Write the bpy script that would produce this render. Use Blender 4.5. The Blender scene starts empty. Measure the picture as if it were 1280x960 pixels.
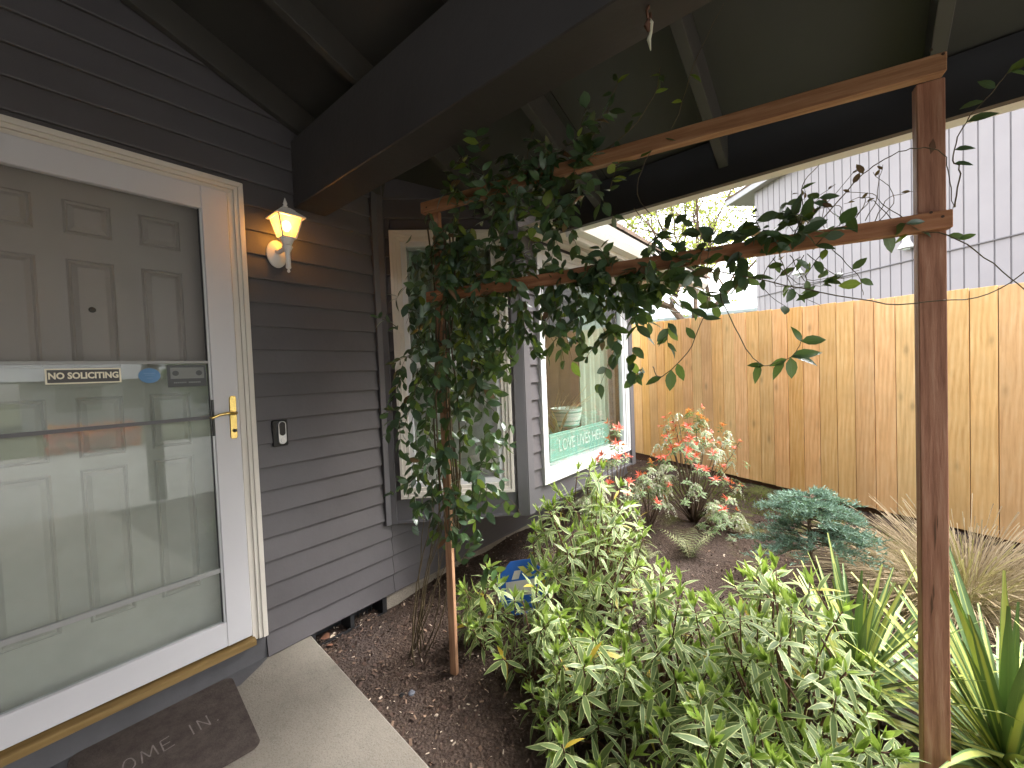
import bpy, bmesh, math, random
import numpy as np
from mathutils import Matrix, Vector, Euler, Quaternion
random.seed(7); rnd = random.Random(11)
scene = bpy.context.scene
col = scene.collection
R = math.radians

# ------------------------------------------------------------------ camera
CAM = Vector((0.0, -2.2, 1.33))
yaw, pit, rol = R(50.552), R(-1.668), R(-2.263)
fw = Vector((math.sin(yaw)*math.cos(pit), math.cos(yaw)*math.cos(pit), math.sin(pit)))
r0 = Vector((math.cos(yaw), -math.sin(yaw), 0)); u0 = r0.cross(fw)
rt = r0*math.cos(rol) + u0*math.sin(rol); up = -r0*math.sin(rol) + u0*math.cos(rol)
cd = bpy.data.cameras.new('camera'); cam = bpy.data.objects.new('camera', cd); col.objects.link(cam)
cd.sensor_width = 36; cd.lens = 515.17/1280*36; cd.clip_end = 500; cd.clip_start = 0.02
cam.matrix_world = Matrix(((rt.x, up.x, -fw.x, CAM.x), (rt.y, up.y, -fw.y, CAM.y), (rt.z, up.z, -fw.z, CAM.z), (0, 0, 0, 1)))
scene.camera = cam

# ------------------------------------------------------------------ world, sun, exposure
w = bpy.data.worlds.new('World'); scene.world = w; w.use_nodes = True
nt = w.node_tree; nt.nodes.clear()
sky = nt.nodes.new('ShaderNodeTexSky'); sky.sky_type = 'NISHITA'; sky.sun_disc = False
SUN_EL, SUN_AZ = R(43), R(128)
sky.sun_elevation = SUN_EL; sky.sun_rotation = SUN_AZ; sky.dust_density = 4; sky.air_density = 1.2; sky.altitude = 50
hs = nt.nodes.new('ShaderNodeHueSaturation'); hs.inputs['Saturation'].default_value = 0.16
bg = nt.nodes.new('ShaderNodeBackground'); bg.inputs['Strength'].default_value = 0.15
wo = nt.nodes.new('ShaderNodeOutputWorld')
nt.links.new(sky.outputs[0], hs.inputs['Color']); nt.links.new(hs.outputs[0], bg.inputs['Color']); nt.links.new(bg.outputs[0], wo.inputs[0])
sl = bpy.data.lights.new('sun', 'SUN'); sl.energy = 1.0; sl.angle = R(75); sl.color = (1, .96, .9)
so = bpy.data.objects.new('sun', sl); col.objects.link(so)
sdir = Vector((math.sin(SUN_AZ)*math.cos(SUN_EL), math.cos(SUN_AZ)*math.cos(SUN_EL), math.sin(SUN_EL)))
so.rotation_euler = sdir.to_track_quat('Z', 'Y').to_euler(); so.location = (0, 0, 30)
vs = scene.view_settings
vs.view_transform = 'Standard'; vs.look = 'None'; vs.gamma = 1; vs.exposure = 3.15; vs.use_curve_mapping = False
scene.cycles.max_bounces = 8; scene.cycles.transparent_max_bounces = 16

# ------------------------------------------------------------------ materials
class N:
    """small node helper"""
    def __init__(s, name):
        s.m = bpy.data.materials.new(name); s.m.use_nodes = True
        s.t = s.m.node_tree; s.p = s.t.nodes['Principled BSDF']; s.out = s.t.nodes['Material Output']
    def n(s, t, **k):
        x = s.t.nodes.new(t)
        for a, b in k.items():
            if hasattr(x, a): setattr(x, a, b)
            else: x.inputs[a.replace('_', ' ')].default_value = b
        return x
    def l(s, a, b): s.t.links.new(a, b)
    def noise(s, vec, scale, detail=4, rough=.6):
        x = s.n('ShaderNodeTexNoise'); x.inputs['Scale'].default_value = scale; x.inputs['Detail'].default_value = detail
        x.inputs['Roughness'].default_value = rough
        if vec is not None: s.l(vec, x.inputs['Vector'])
        return x.outputs['Fac']
    def ramp(s, fac, stops):
        x = s.n('ShaderNodeValToRGB'); e = x.color_ramp.elements
        while len(e) < len(stops): e.new(.5)
        for i, (p, c) in enumerate(stops):
            e[i].position = p; e[i].color = (c[0], c[1], c[2], 1) if not isinstance(c, (int, float)) else (c, c, c, 1)
        s.l(fac, x.inputs[0]); return x.outputs[0]
    def mix(s, fac, a, b, mode='MIX'):
        x = s.n('ShaderNodeMix'); x.data_type = 'RGBA'; x.blend_type = mode
        for v, i in ((fac, 0), (a, 6), (b, 7)):
            if isinstance(v, (int, float)): x.inputs[i].default_value = v
            elif isinstance(v, (tuple, list)): x.inputs[i].default_value = (v[0], v[1], v[2], 1)
            else: s.l(v, x.inputs[i])
        return x.outputs[2]
    def math(s, op, a, b=None):
        x = s.n('ShaderNodeMath'); x.operation = op
        for v, i in ((a, 0), (b, 1)):
            if v is None: continue
            if isinstance(v, (int, float)): x.inputs[i].default_value = v
            else: s.l(v, x.inputs[i])
        return x.outputs[0]
    def bump(s, h, strength=.3, dist=.005):
        x = s.n('ShaderNodeBump'); x.inputs['Strength'].default_value = strength; x.inputs['Distance'].default_value = dist
        s.l(h, x.inputs['Height']); s.l(x.outputs[0], s.p.inputs['Normal'])
    def coord(s, scale=(1, 1, 1), which='Object', rand=True):
        tc = s.n('ShaderNodeTexCoord'); mp = s.n('ShaderNodeMapping'); mp.inputs['Scale'].default_value = scale
        v = tc.outputs[which]
        if rand:
            oi = s.n('ShaderNodeObjectInfo'); ad = s.n('ShaderNodeVectorMath'); ad.operation = 'ADD'
            sc = s.n('ShaderNodeVectorMath'); sc.operation = 'SCALE'; sc.inputs['Scale'].default_value = 37.0
            cb = s.n('ShaderNodeCombineXYZ')
            for i in range(3): s.l(oi.outputs['Random'], cb.inputs[i])
            s.l(cb.outputs[0], sc.inputs[0]); s.l(v, ad.inputs[0]); s.l(sc.outputs[0], ad.inputs[1]); v = ad.outputs[0]
        s.l(v, mp.inputs[0]); return mp.outputs[0]
    def base(s, c, rough=.6, spec=None):
        if isinstance(c, (tuple, list)): s.p.inputs['Base Color'].default_value = (*c, 1)
        else: s.l(c, s.p.inputs['Base Color'])
        s.p.inputs['Roughness'].default_value = rough
        if spec is not None: s.p.inputs['Specular IOR Level'].default_value = spec
        return s.m

def paint(name, c, rough=.5, var=.12, scale=3, bump=.15, bscale=60, spec=.4, dirt=None):
    s = N(name); v = s.coord(); n1 = s.noise(v, scale, 5)
    lo = tuple(x*(1-var) for x in c); hi = tuple(min(1, x*(1+var)) for x in c)
    cc = s.ramp(n1, [(.3, lo), (.7, hi)])
    if dirt:
        cc = s.mix(s.ramp(s.noise(v, scale*4, 8, .75), [(.55, 0), (.75, dirt[1])]), cc, dirt[0])
    s.bump(s.noise(v, bscale, 4), bump, .003); return s.base(cc, rough, spec)

def wood(name, dark, mid, light, axis=2, knots=.5, rough=.6, grain=26, bump=.35, var=.25, dirty=0, spec=.25):
    s = N(name); sc = [grain, grain, grain]; sc[axis] = grain*.06
    v0 = s.coord((1, 1, 1)); v = s.coord(tuple(sc))
    sw = [2.6, 2.6, 2.6]; sw[axis] = .5
    vw = s.coord(tuple(sw))
    rings = s.n('ShaderNodeTexWave'); rings.wave_type = 'RINGS'; rings.rings_direction = 'SPHERICAL'
    rings.inputs['Scale'].default_value = 5; rings.inputs['Distortion'].default_value = 5; rings.inputs['Detail'].default_value = 3; rings.inputs['Detail Scale'].default_value = 1.2
    s.l(vw, rings.inputs['Vector'])
    g = s.noise(v, 1, 6, .7)
    f = s.math('ADD', s.math('MULTIPLY', g, .84), s.math('MULTIPLY', rings.outputs['Fac'], .16))
    c = s.ramp(f, [(.22, dark), (.5, mid), (.78, light)])
    big = s.noise(v0, 3.5, 3)
    c = s.mix(s.ramp(big, [(.35, 0), (.75, .55)]), c, tuple(x*.72 for x in mid))
    if knots:
        sk = [6, 6, 6]; sk[axis] = 2.4
        vo = s.n('ShaderNodeTexVoronoi'); s.l(s.coord(tuple(sk)), vo.inputs['Vector']); vo.inputs['Scale'].default_value = 1
        c = s.mix(s.ramp(vo.outputs['Distance'], [(.04, knots), (.10, knots*.35), (.17, 0)]), c, tuple(x*.35 for x in mid))
    oi = s.n('ShaderNodeObjectInfo')
    hsv = s.n('ShaderNodeHueSaturation'); s.l(c, hsv.inputs['Color'])
    s.l(s.math('ADD', s.math('MULTIPLY', oi.outputs['Random'], var), 1-var/2), hsv.inputs['Value'])
    s.l(s.math('ADD', s.math('MULTIPLY', s.math('FRACT', s.math('MULTIPLY', oi.outputs['Random'], 7.3)), var*.6), 1-var*.2), hsv.inputs['Saturation'])
    s.l(s.math('ADD', s.math('MULTIPLY', s.math('FRACT', s.math('MULTIPLY', oi.outputs['Random'], 3.7)), -.018), .508), hsv.inputs['Hue'])
    s.bump(f, bump, .004); return s.base(hsv.outputs[0], rough, spec)

def leafmat(name, a, b, margin=None, mw=.34, rough=.4, spec=.45, trans=.25, vein=.25, age=None):
    """leaf: UV x across (0..1), y along; optional pale margin"""
    s = N(name); tc = s.n('ShaderNodeTexCoord'); ge = s.n('ShaderNodeNewGeometry')
    sp = s.n('ShaderNodeSeparateXYZ'); s.l(tc.outputs['UV'], sp.inputs[0])
    isl = ge.outputs['Random Per Island']; oi = s.n('ShaderNodeObjectInfo')
    rr = s.math('FRACT', s.math('ADD', isl, s.math('MULTIPLY', oi.outputs['Random'], 5.3)))
    c = s.ramp(rr, [(0.05, a), (.95, b)])
    d = s.math('ABSOLUTE', s.math('SUBTRACT', sp.outputs[0], .5))
    c = s.mix(s.ramp(d, [(.0, vein), (.05, 0)]), c, tuple(min(1, x*1.9) for x in b))
    vv = s.noise(tc.outputs['UV'], 9, 3)
    c = s.mix(s.ramp(vv, [(.4, 0), (.8, .35)]), c, a)
    if margin:
        e = s.math('ADD', d, s.math('MULTIPLY', s.math('SUBTRACT', vv, .5), .16))
        c = s.mix(s.ramp(e, [(mw, 0), (mw+.05, 1)]), c, margin)
    if age: c = s.mix(s.ramp(rr, [(.972, 0), (.98, 1)]), c, age)
    s.base(c, rough, spec)
    s.p.inputs['Transmission Weight'].default_value = 0
    tr = s.n('ShaderNodeBsdfTranslucent'); s.l(s.mix(.5, c, (.35, .5, .06)), tr.inputs['Color'])
    mx = s.n('ShaderNodeMixShader'); mx.inputs[0].default_value = trans
    s.l(s.p.outputs[0], mx.inputs[1]); s.l(tr.outputs[0], mx.inputs[2]); s.l(mx.outputs[0], s.out.inputs[0])
    s.bump(vv, .3, .002)
    return s.m

def glass(name, tint=(.93, .96, .95), refl=1.0, ior=1.5, rough=0.004, haze=0):
    s = N(name); s.t.nodes.remove(s.p)
    tr = s.n('ShaderNodeBsdfTransparent'); tr.inputs[0].default_value = (*tint, 1)
    gl = s.n('ShaderNodeBsdfGlossy'); gl.inputs['Roughness'].default_value = rough; gl.inputs[0].default_value = (refl, refl, refl, 1)
    fr = s.n('ShaderNodeFresnel'); ge = s.n('ShaderNodeNewGeometry'); mi_ = s.math('ADD', ior, s.math('MULTIPLY', ge.outputs['Backfacing'], 1/ior-ior)); s.l(mi_, fr.inputs['IOR'])
    v = s.coord(rand=False); b = s.n('ShaderNodeBump'); b.inputs['Strength'].default_value = .02; b.inputs['Distance'].default_value = .01
    s.l(s.noise(v, 2.2, 2), b.inputs['Height']); s.l(b.outputs[0], gl.inputs['Normal'])
    mx = s.n('ShaderNodeMixShader'); s.l(fr.outputs[0], mx.inputs[0]); s.l(tr.outputs[0], mx.inputs[1]); s.l(gl.outputs[0], mx.inputs[2])
    o_ = mx.outputs[0]
    if haze:   # pale haze mixed in to lighten the glass like a reflection
        df = s.n('ShaderNodeBsdfDiffuse'); df.inputs[0].default_value = (.42, .45, .43, 1); m3 = s.n('ShaderNodeMixShader')
        s.l(s.math('MULTIPLY', s.ramp(s.noise(s.coord(rand=False), 3, 5), [(.3, .6), (.7, 1.2)]), haze), m3.inputs[0]); s.l(o_, m3.inputs[1]); s.l(df.outputs[0], m3.inputs[2]); o_ = m3.outputs[0]
    s.l(o_, s.out.inputs[0]); return s.m

def metal(name, c, rough=.3, var=.2):
    s = N(name); v = s.coord(); n = s.noise(v, 40, 4)
    s.p.inputs['Metallic'].default_value = 1
    return s.base(s.ramp(n, [(.3, tuple(x*(1-var) for x in c)), (.7, c)]), rough)

def emit(name, c, st):
    s = N(name); s.p.inputs['Emission Color'].default_value = (*c, 1); s.p.inputs['Emission Strength'].default_value = st
    return s.base(c, .5)

M = {}
M['siding'] = paint('dark_grey_siding_paint', (.092, .085, .089), .48, .12, 2.2, .25, 45, .32)
M['trimgrey'] = paint('dark_grey_trim_paint', (.098, .094, .10), .45, .1, 3, .15, 70, .4)
M['ceil'] = paint('dark_olive_ceiling_paint', (.052, .050, .045), .6, .12, 1.5, .2, 40, .3)
M['rafter'] = paint('dark_rafter_paint', (.060, .056, .050), .55, .12, 3, .3, 50, .3)
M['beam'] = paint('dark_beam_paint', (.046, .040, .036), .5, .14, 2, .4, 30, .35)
M['white'] = paint('white_door_paint', (.56, .55, .57), .4, .03, 2, .05, 60, .45)
M['cream'] = paint('cream_trim_paint', (.60, .56, .50), .45, .05, 3, .1, 60, .4)
M['vinyl'] = paint('white_vinyl', (.58, .58, .585), .35, .03, 3, .04, 60, .45)
M['door'] = paint('warm_grey_door_paint', (.50, .465, .44), .5, .05, 2, .06, 50, .35)
M['sill'] = wood('ochre_wood_sill', (.12, .075, .022), (.22, .14, .045), (.30, .20, .075), 0, .2)
M['gutter'] = paint('pale_gutter_metal', (.66, .64, .58), .4, .06, 4, .06, 40, .4, ((.3, .28, .24), .4))
M['fence'] = wood('orange_cedar_fence', (.60, .31, .115), (.82, .49, .215), (.90, .63, .34), 2, .5, .65, 50, .35, .22)
M['rot'] = wood('brown_treated_board', (.05, .028, .016), (.10, .055, .03), (.15, .085, .05), 0, .2)
M['post'] = wood('red_brown_stained_post', (.17, .075, .04), (.37, .185, .108), (.54, .33, .21), 2, .8, .6, 110, .6, .12)
M['postrail'] = wood('red_brown_stained_rail', (.17, .065, .033), (.36, .165, .083), (.52, .28, .16), 0, .6, .6, 110, .6, .12)
M['brass'] = metal('polished_brass', (.85, .62, .22), .22)
M['silver'] = metal('satin_silver', (.62, .62, .64), .35)
M['black'] = paint('black_plastic', (.012, .012, .013), .3, .1, 4, .05, 60, .4)
M['blackm'] = paint('black_vent_metal', (.02, .021, .023), .4, .3, 6, .2, 30, .5, ((.12, .1, .08), .6))
M['nail'] = paint('rust_stain', (.12, .06, .03), .7)
M['glass'] = glass('window_glass', (.92, .95, .93), 1, 1.75)
M['stormglass'] = glass('storm_door_glass', (.92, .95, .93), 1, 1.55, haze=.14)
s = N('insect_screen'); s.t.nodes.remove(s.p)
_t = s.n('ShaderNodeBsdfTransparent'); _d = s.n('ShaderNodeBsdfDiffuse'); _d.inputs[0].default_value = (.12, .12, .115, 1); _m = s.n('ShaderNodeMixShader'); _m.inputs[0].default_value = .16
s.l(_t.outputs[0], _m.inputs[1]); s.l(_d.outputs[0], _m.inputs[2]); s.l(_m.outputs[0], s.out.inputs[0]); M['screen'] = s.m
M['nearblack'] = paint('dark_gasket', (.03, .03, .032), .6)  # near-black paint shared by the gasket and the street windows

def concrete(name, a, b, rough=.85, agg=.5):
    s = N(name); v = s.coord(rand=False)
    c = s.ramp(s.noise(v, 1.6, 6, .65), [(.3, a), (.7, b)])
    vo = s.n('ShaderNodeTexVoronoi'); vo.inputs['Scale'].default_value = 140; s.l(v, vo.inputs['Vector'])
    c = s.mix(s.ramp(vo.outputs['Distance'], [(.15, agg), (.4, 0)]), c, tuple(x*.6 for x in a))
    c = s.mix(s.ramp(s.noise(v, 22, 6, .7), [(.56, 0), (.7, .5)]), c, tuple(x*.72 for x in a))
    h = s.math('ADD', s.noise(v, 120, 5), s.math('MULTIPLY', s.noise(v, 14, 4), .6))
    s.bump(h, .6, .004); return s.base(c, rough, .25)
M['slab'] = concrete('tan_concrete', (.175, .155, .128), (.265, .236, .198))
M['found'] = concrete('rough_foundation_concrete', (.20, .17, .14), (.34, .30, .25), .95, .8)
M['drive'] = concrete('pale_driveway_concrete', (.30, .295, .28), (.38, .37, .35))
def mulch():
    s = N('dark_brown_mulch'); v = s.coord(rand=False)
    c = s.ramp(s.noise(v, 38, 8, .8), [(.3, (.03, .02, .015)), (.5, (.085, .058, .045)), (.68, (.14, .10, .078)), (.8, (.26, .20, .16))])
    vo = s.n('ShaderNodeTexVoronoi'); vo.inputs['Scale'].default_value = 75; s.l(v, vo.inputs['Vector'])
    c = s.mix(s.ramp(vo.outputs['Distance'], [(.1, .5), (.45, 0)]), c, (.14, .10, .08))
    big = s.noise(v, 1.3, 3)
    c = s.mix(s.ramp(big, [(.5, 0), (.7, .3)]), c, (.10, .085, .085))
    # thin moss film on the damp bed by the fence
    sp = s.n('ShaderNodeSeparateXYZ'); s.l(v, sp.inputs[0])
    mz = s.math('MULTIPLY', s.ramp(s.noise(v, 1.9, 5, .7), [(.50, 0), (.62, 1)]), s.ramp(s.math('MULTIPLY', sp.outputs[0], .2), [(.62, 0), (.80, .85)]))
    c = s.mix(mz, c, (.17, .19, .055))
    h = s.math('ADD', s.noise(v, 60, 8, .8), s.math('MULTIPLY', vo.outputs['Distance'], .8))
    s.bump(h, 1, .018); return s.base(c, .95, .15)
M['mulch'] = mulch()
def grassg():
    s = N('short_lawn'); v = s.coord(rand=False)
    s.bump(s.noise(v, 60, 5), 1, .02)
    return s.base(s.ramp(s.noise(v, 12, 7, .75), [(.3, (.045, .055, .025)), (.7, (.09, .10, .05))]), .9, .1)
M['lawn'] = grassg()
M['bark'] = paint('grey_brown_bark', (.13, .09, .065), .85, .4, 12, .9, 40, .15)
M['twig'] = paint('red_brown_twig', (.12, .062, .04), .7, .35, 12, .5, 60, .2)
M['vinestem'] = paint('green_brown_vine_stem', (.10, .075, .04), .6, .35, 12, .4, 60, .3)
M['chip'] = paint('pale_wood_chip', (.42, .34, .26), .85, .35, 9)
M['chip2'] = paint('dark_bark_chip', (.075, .045, .033), .9, .4, 9)
M['chip3'] = paint('tan_bark_chip', (.20, .13, .09), .9, .4, 9)
M['vine_a'] = leafmat('dark_glossy_vine_leaf', (.028, .060, .033), (.068, .118, .062), rough=.3, spec=.6, trans=.16)
M['vine_b'] = leafmat('mid_green_vine_leaf', (.035, .075, .028), (.075, .14, .05), rough=.32, spec=.5, trans=.2)
M['vine_c'] = leafmat('yellow_green_vine_leaf', (.10, .16, .03), (.20, .26, .05), rough=.35, trans=.35)
M['vine_d'] = leafmat('dry_brown_vine_leaf', (.10, .04, .022), (.20, .11, .06), rough=.6, trans=.15)
CREAM = (.56, .60, .27)
M['daph_a'] = leafmat('grey_green_leaf_cream_edge', (.11, .17, .065), (.195, .265, .095), CREAM, .35, .42, .4, .22, age=(.45, .33, .04))
M['daph_b'] = leafmat('fresh_green_leaf_cream_edge', (.20, .32, .05), (.36, .47, .10), (.48, .56, .17), .41, .4, .4, .35)
M['yucca'] = leafmat('yellow_centred_sword_leaf', (.075, .13, .05), (.11, .18, .06), None, .3, .4, .4, .2)
M['straw'] = leafmat('dry_straw_blade', (.24, .17, .10), (.50, .40, .27), rough=.7, spec=.1, trans=.2)
M['blue_needle'] = leafmat('blue_green_needles', (.12, .20, .16), (.28, .40, .32), rough=.6, spec=.2, trans=.1)
M['fir_needle'] = leafmat('fir_needles', (.05, .10, .03), (.14, .22, .07), rough=.6, spec=.2, trans=.2)
M['bud'] = leafmat('yellow_green_buds', (.13, .14, .03), (.30, .28, .08), rough=.6, spec=.2, trans=.4)
M['pier_g'] = leafmat('green_leaf_pale_edge', (.08, .15, .045), (.18, .28, .10), (.55, .60, .38), .36, .4, .4, .2)
M['pier_r'] = leafmat('coral_red_young_leaf', (.58, .05, .035), (.82, .15, .10), rough=.4, trans=.35)
M['flower'] = leafmat('cream_bell_flower', (.62, .60, .46), (.85, .83, .72), rough=.6, trans=.3)
M['fern'] = leafmat('olive_fern', (.10, .12, .05), (.24, .24, .12), rough=.6, trans=.25)
M['moss'] = leafmat('moss', (.09, .12, .02), (.22, .25, .06), rough=.9, spec=.1, trans=.2)
M['pink'] = leafmat('pink_bud', (.5, .12, .3), (.7, .25, .45), rough=.5)
# yucca: yellow centre stripe by UV
def yuc():
    s = N('green_sword_leaf_yellow_centre'); tc = s.n('ShaderNodeTexCoord'); sp = s.n('ShaderNodeSeparateXYZ'); s.l(tc.outputs['UV'], sp.inputs[0])
    oi = s.n('ShaderNodeObjectInfo')
    d = s.math('ABSOLUTE', s.math('SUBTRACT', sp.outputs[0], .5))
    e = s.math('ADD', d, s.math('MULTIPLY', s.math('SUBTRACT', s.noise(s.coord((40, 2, 1), 'UV'), 1, 3), .5), .3))
    e = s.math('ADD', e, s.math('MULTIPLY', s.math('SUBTRACT', oi.outputs['Random'], .45), .55))
    c = s.ramp(e, [(.14, (.58, .60, .17)), (.22, (.34, .43, .12)), (.30, (.12, .20, .07))])
    s.bump(s.noise(s.coord((60, 1, 1), 'UV'), 1, 3), .4, .002)
    return s.base(c, .38, .45)
M['yucca'] = yuc()

# ------------------------------------------------------------------ geometry helpers
class G:
    def __init__(s): s.v = []; s.f = []; s.uv = None; s.sm = False
    def add(s, vs, fs):
        o = len(s.v); s.v += [tuple(a) for a in vs]; s.f += [tuple(i+o for i in f) for f in fs]; return s
    def box(s, x0, x1, y0, y1, z0, z1):
        vs = [(x, y, z) for x in (x0, x1) for y in (y0, y1) for z in (z0, z1)]
        return s.add(vs, [(0, 1, 3, 2), (4, 6, 7, 5), (0, 4, 5, 1), (2, 3, 7, 6), (0, 2, 6, 4), (1, 5, 7, 3)])
    def prism(s, poly, a, b, ax):   # poly in the two other axes, extruded along ax
        vs = []
        for t in (a, b):
            for p in poly:
                q = list(p); q.insert(ax, t); vs.append(q)
        n = len(poly); fs = [tuple(range(n))[::-1], tuple(range(n, 2*n))] + [(i, (i+1) % n, n+(i+1) % n, n+i) for i in range(n)]
        return s.add(vs, fs)
    def tube(s, pts, r, k=6, cap=True):
        pts = [Vector(p) for p in pts]; rs = r if isinstance(r, (list, tuple)) else [r]*len(pts)
        vs = []; fs = []; prev = None
        for i, p in enumerate(pts):
            t = (pts[min(i+1, len(pts)-1)]-pts[max(i-1, 0)]).normalized()
            a = t.orthogonal() if prev is None else (prev - t*prev.dot(t))
            if a.length < 1e-6: a = t.orthogonal()
            a.normalize(); prev = a; b = t.cross(a)
            for j in range(k):
                th = 2*math.pi*j/k; vs.append(p+(a*math.cos(th)+b*math.sin(th))*rs[i])
        for i in range(len(pts)-1):
            for j in range(k):
                fs.append((i*k+j, i*k+(j+1) % k, (i+1)*k+(j+1) % k, (i+1)*k+j))
        if cap: fs += [tuple(range(k))[::-1], tuple(range((len(pts)-1)*k, len(pts)*k))]
        return s.add(vs, fs)
    def lathe(s, prof, c=(0, 0, 0), k=20, sx=1, sy=1, rot=0):
        vs = []; fs = []
        for r_, z in prof:
            for j in range(k):
                th = 2*math.pi*j/k+rot; vs.append((c[0]+r_*math.cos(th)*sx, c[1]+r_*math.sin(th)*sy, c[2]+z))
        for i in range(len(prof)-1):
            for j in range(k): fs.append((i*k+j, i*k+(j+1) % k, (i+1)*k+(j+1) % k, (i+1)*k+j))
        fs += [tuple(range(k))[::-1], tuple(range((len(prof)-1)*k, len(prof)*k))]
        return s.add(vs, fs)
    def xf(s, m): s.v = [tuple(m @ Vector(p)) for p in s.v]; return s
    def mesh(s, name, mat, smooth=False, bevel=0):
        me = bpy.data.meshes.new(name); me.from_pydata(s.v, [], s.f); me.validate(clean_customdata=False)
        bm = bmesh.new(); bm.from_mesh(me); bmesh.ops.recalc_face_normals(bm, faces=bm.faces)
        if bevel: bmesh.ops.bevel(bm, geom=[e for e in bm.edges if len(e.link_faces) == 2 and e.calc_face_angle(0) > .6], offset=bevel, segments=1, affect='EDGES', clamp_overlap=True)
        bm.to_mesh(me); bm.free()
        if smooth:
            for p in me.polygons: p.use_smooth = True
            if smooth != True: me.set_sharp_from_angle(angle=smooth)
        me.materials.append(mat) if not isinstance(mat, list) else [me.materials.append(m) for m in mat]
        return me
def org(p):
    v = Vector((0, 0, 0))
    while p is not None: v += p.location; p = p.parent
    return v
def link(name, me, parent=None, loc=None, rot=None):
    o = bpy.data.objects.new(name, me); col.objects.link(o)
    if parent is not None: o.parent = parent
    if loc is not None: o.location = Vector(loc) - (org(parent) if parent is not None else Vector())
    if rot is not None: o.rotation_euler = rot
    return o
def part(g, name, mat, parent=None, smooth=False, bevel=0, kind=None, origin=None):
    """g in world coordinates; object origin at the parent's origin"""
    o_ = Vector(origin) if origin is not None else org(parent) if parent is not None else Vector()
    g.v = [(a[0]-o_[0], a[1]-o_[1], a[2]-o_[2]) for a in g.v]
    o = link(name, g.mesh(name, mat, smooth, bevel), parent, o_)
    if kind: o['kind'] = kind
    return o
def tag(o, label=None, cat=None, group=None, kind=None):
    if label: o['label'] = label
    if cat: o['category'] = cat
    if group: o['group'] = group
    if kind: o['kind'] = kind
    return o
def thing(name, label, cat, loc, group=None):
    o = link(name, None, None, loc); o.empty_display_size = .1; return tag(o, label, cat, group)
def boxp(name, mat, parent, *b, bevel=0, kind=None): return part(G().box(*b), name, mat, parent, bevel=bevel, kind=kind)

# ---- leaves
def leaf_template(wid=.2, droop=.15, fold=.12, rows=5, tip=1.0, shape='lance'):
    vs = []; uv = []; fs = []
    for i in range(rows+1):
        t = i/rows
        if shape == 'lance': w_ = wid*(math.sin(math.pi*min(1, t**.8))**.9)
        elif shape == 'oval': w_ = wid*math.sin(math.pi*t**.85)**.75
        elif shape == 'sword': w_ = wid*(min(1, .75+t*1.2))*(1-t**3.2)
        else: w_ = wid*(1-t*.9)
        w_ = max(w_, .004 if 0 < i < rows else .006)
        z = -droop*t*t
        for j, sx in enumerate((-1, 0, 1)):
            vs.append((sx*w_, t, z+(fold*w_/wid*wid*1.2 if sx else 0))); uv.append(((sx+1)/2, t))
    for i in range(rows):
        for j in range(2): a = i*3+j; fs.append((a, a+1, a+4, a+3))
    return np.array(vs), uv, fs
def leaf_mesh(name, T, mat):
    me = bpy.data.meshes.new(name); me.from_pydata([tuple(v) for v in T[0]], [], T[2])
    ul = me.uv_layers.new(name='UVMap')
    for lp in me.loops: ul.data[lp.index].uv = T[1][lp.vertex_index]
    for p in me.polygons: p.use_smooth = True
    me.materials.append(mat); return me
def frame(pos, d, nrm, L, Wd=1.0):
    d = Vector(d).normalized(); x = d.cross(Vector(nrm))
    if x.length < 1e-4: x = d.orthogonal()
    x.normalize(); n = x.cross(d)
    return Matrix(((x.x*L*Wd, d.x*L, n.x*L, pos[0]), (x.y*L*Wd, d.y*L, n.y*L, pos[1]), (x.z*L*Wd, d.z*L, n.z*L, pos[2]), (0, 0, 0, 1)))
def foliage(parent, items, temps, mats, nparts=300, pname='leaf', mass='foliage'):
    """items: (matrix, template index, material index). nearest become parts, the rest one mass"""
    o_ = org(parent)
    items = sorted(items, key=lambda it: (it[0].translation-CAM).length/max(1e-3, it[0].col[1].to_3d().length))
    near, rest = items[:nparts], items[nparts:]
    cache = {}
    for m, ti, mi in near:
        k = (ti, mi)
        if k not in cache: cache[k] = leaf_mesh(pname, temps[ti], mats[mi])
        o = bpy.data.objects.new(pname, cache[k]); col.objects.link(o); o.parent = parent
        o.matrix_local = Matrix.Translation(-o_) @ m
    if rest:
        V = []; F = []; MI = []; UV = []; off = 0
        for m, ti, mi in rest:
            tv, tu, tf = temps[ti]; A = np.array(m)
            V.append(tv @ A[:3, :3].T + A[:3, 3] - np.array(o_)); 
            for f in tf: F.append(tuple(i+off for i in f)); MI.append(mi); UV += [tu[i] for i in f]
            off += len(tv)
        V = np.concatenate(V); me = bpy.data.meshes.new(mass); me.from_pydata(V.tolist(), [], F)
        ul = me.uv_layers.new(name='UVMap'); ul.data.foreach_set('uv', np.array(UV, dtype=np.float32).ravel())
        me.polygons.foreach_set('material_index', np.array(MI, dtype=np.int32)); me.polygons.foreach_set('use_smooth', np.ones(len(F), dtype=bool))
        for mt in mats: me.materials.append(mt)
        o = bpy.data.objects.new(mass, me); col.objects.link(o); o.parent = parent; o['kind'] = 'stuff'
def rv(s=1): return Vector((rnd.gauss(0, s), rnd.gauss(0, s), rnd.gauss(0, s)))
def curve(a, b, sag=0, wob=.02, n=8, r=rnd):
    a = Vector(a); b = Vector(b); ph = [r.uniform(0, 6.28) for _ in range(6)]; L = (b-a).length
    return [a.lerp(b, t)+Vector((math.sin(t*5+ph[0])*wob*math.sin(math.pi*t), math.sin(t*4+ph[1])*wob*math.sin(math.pi*t), -sag*4*t*(1-t)+math.sin(t*6+ph[2])*wob*.5*math.sin(math.pi*t))) for t in [i/n for i in range(n+1)]]

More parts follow.
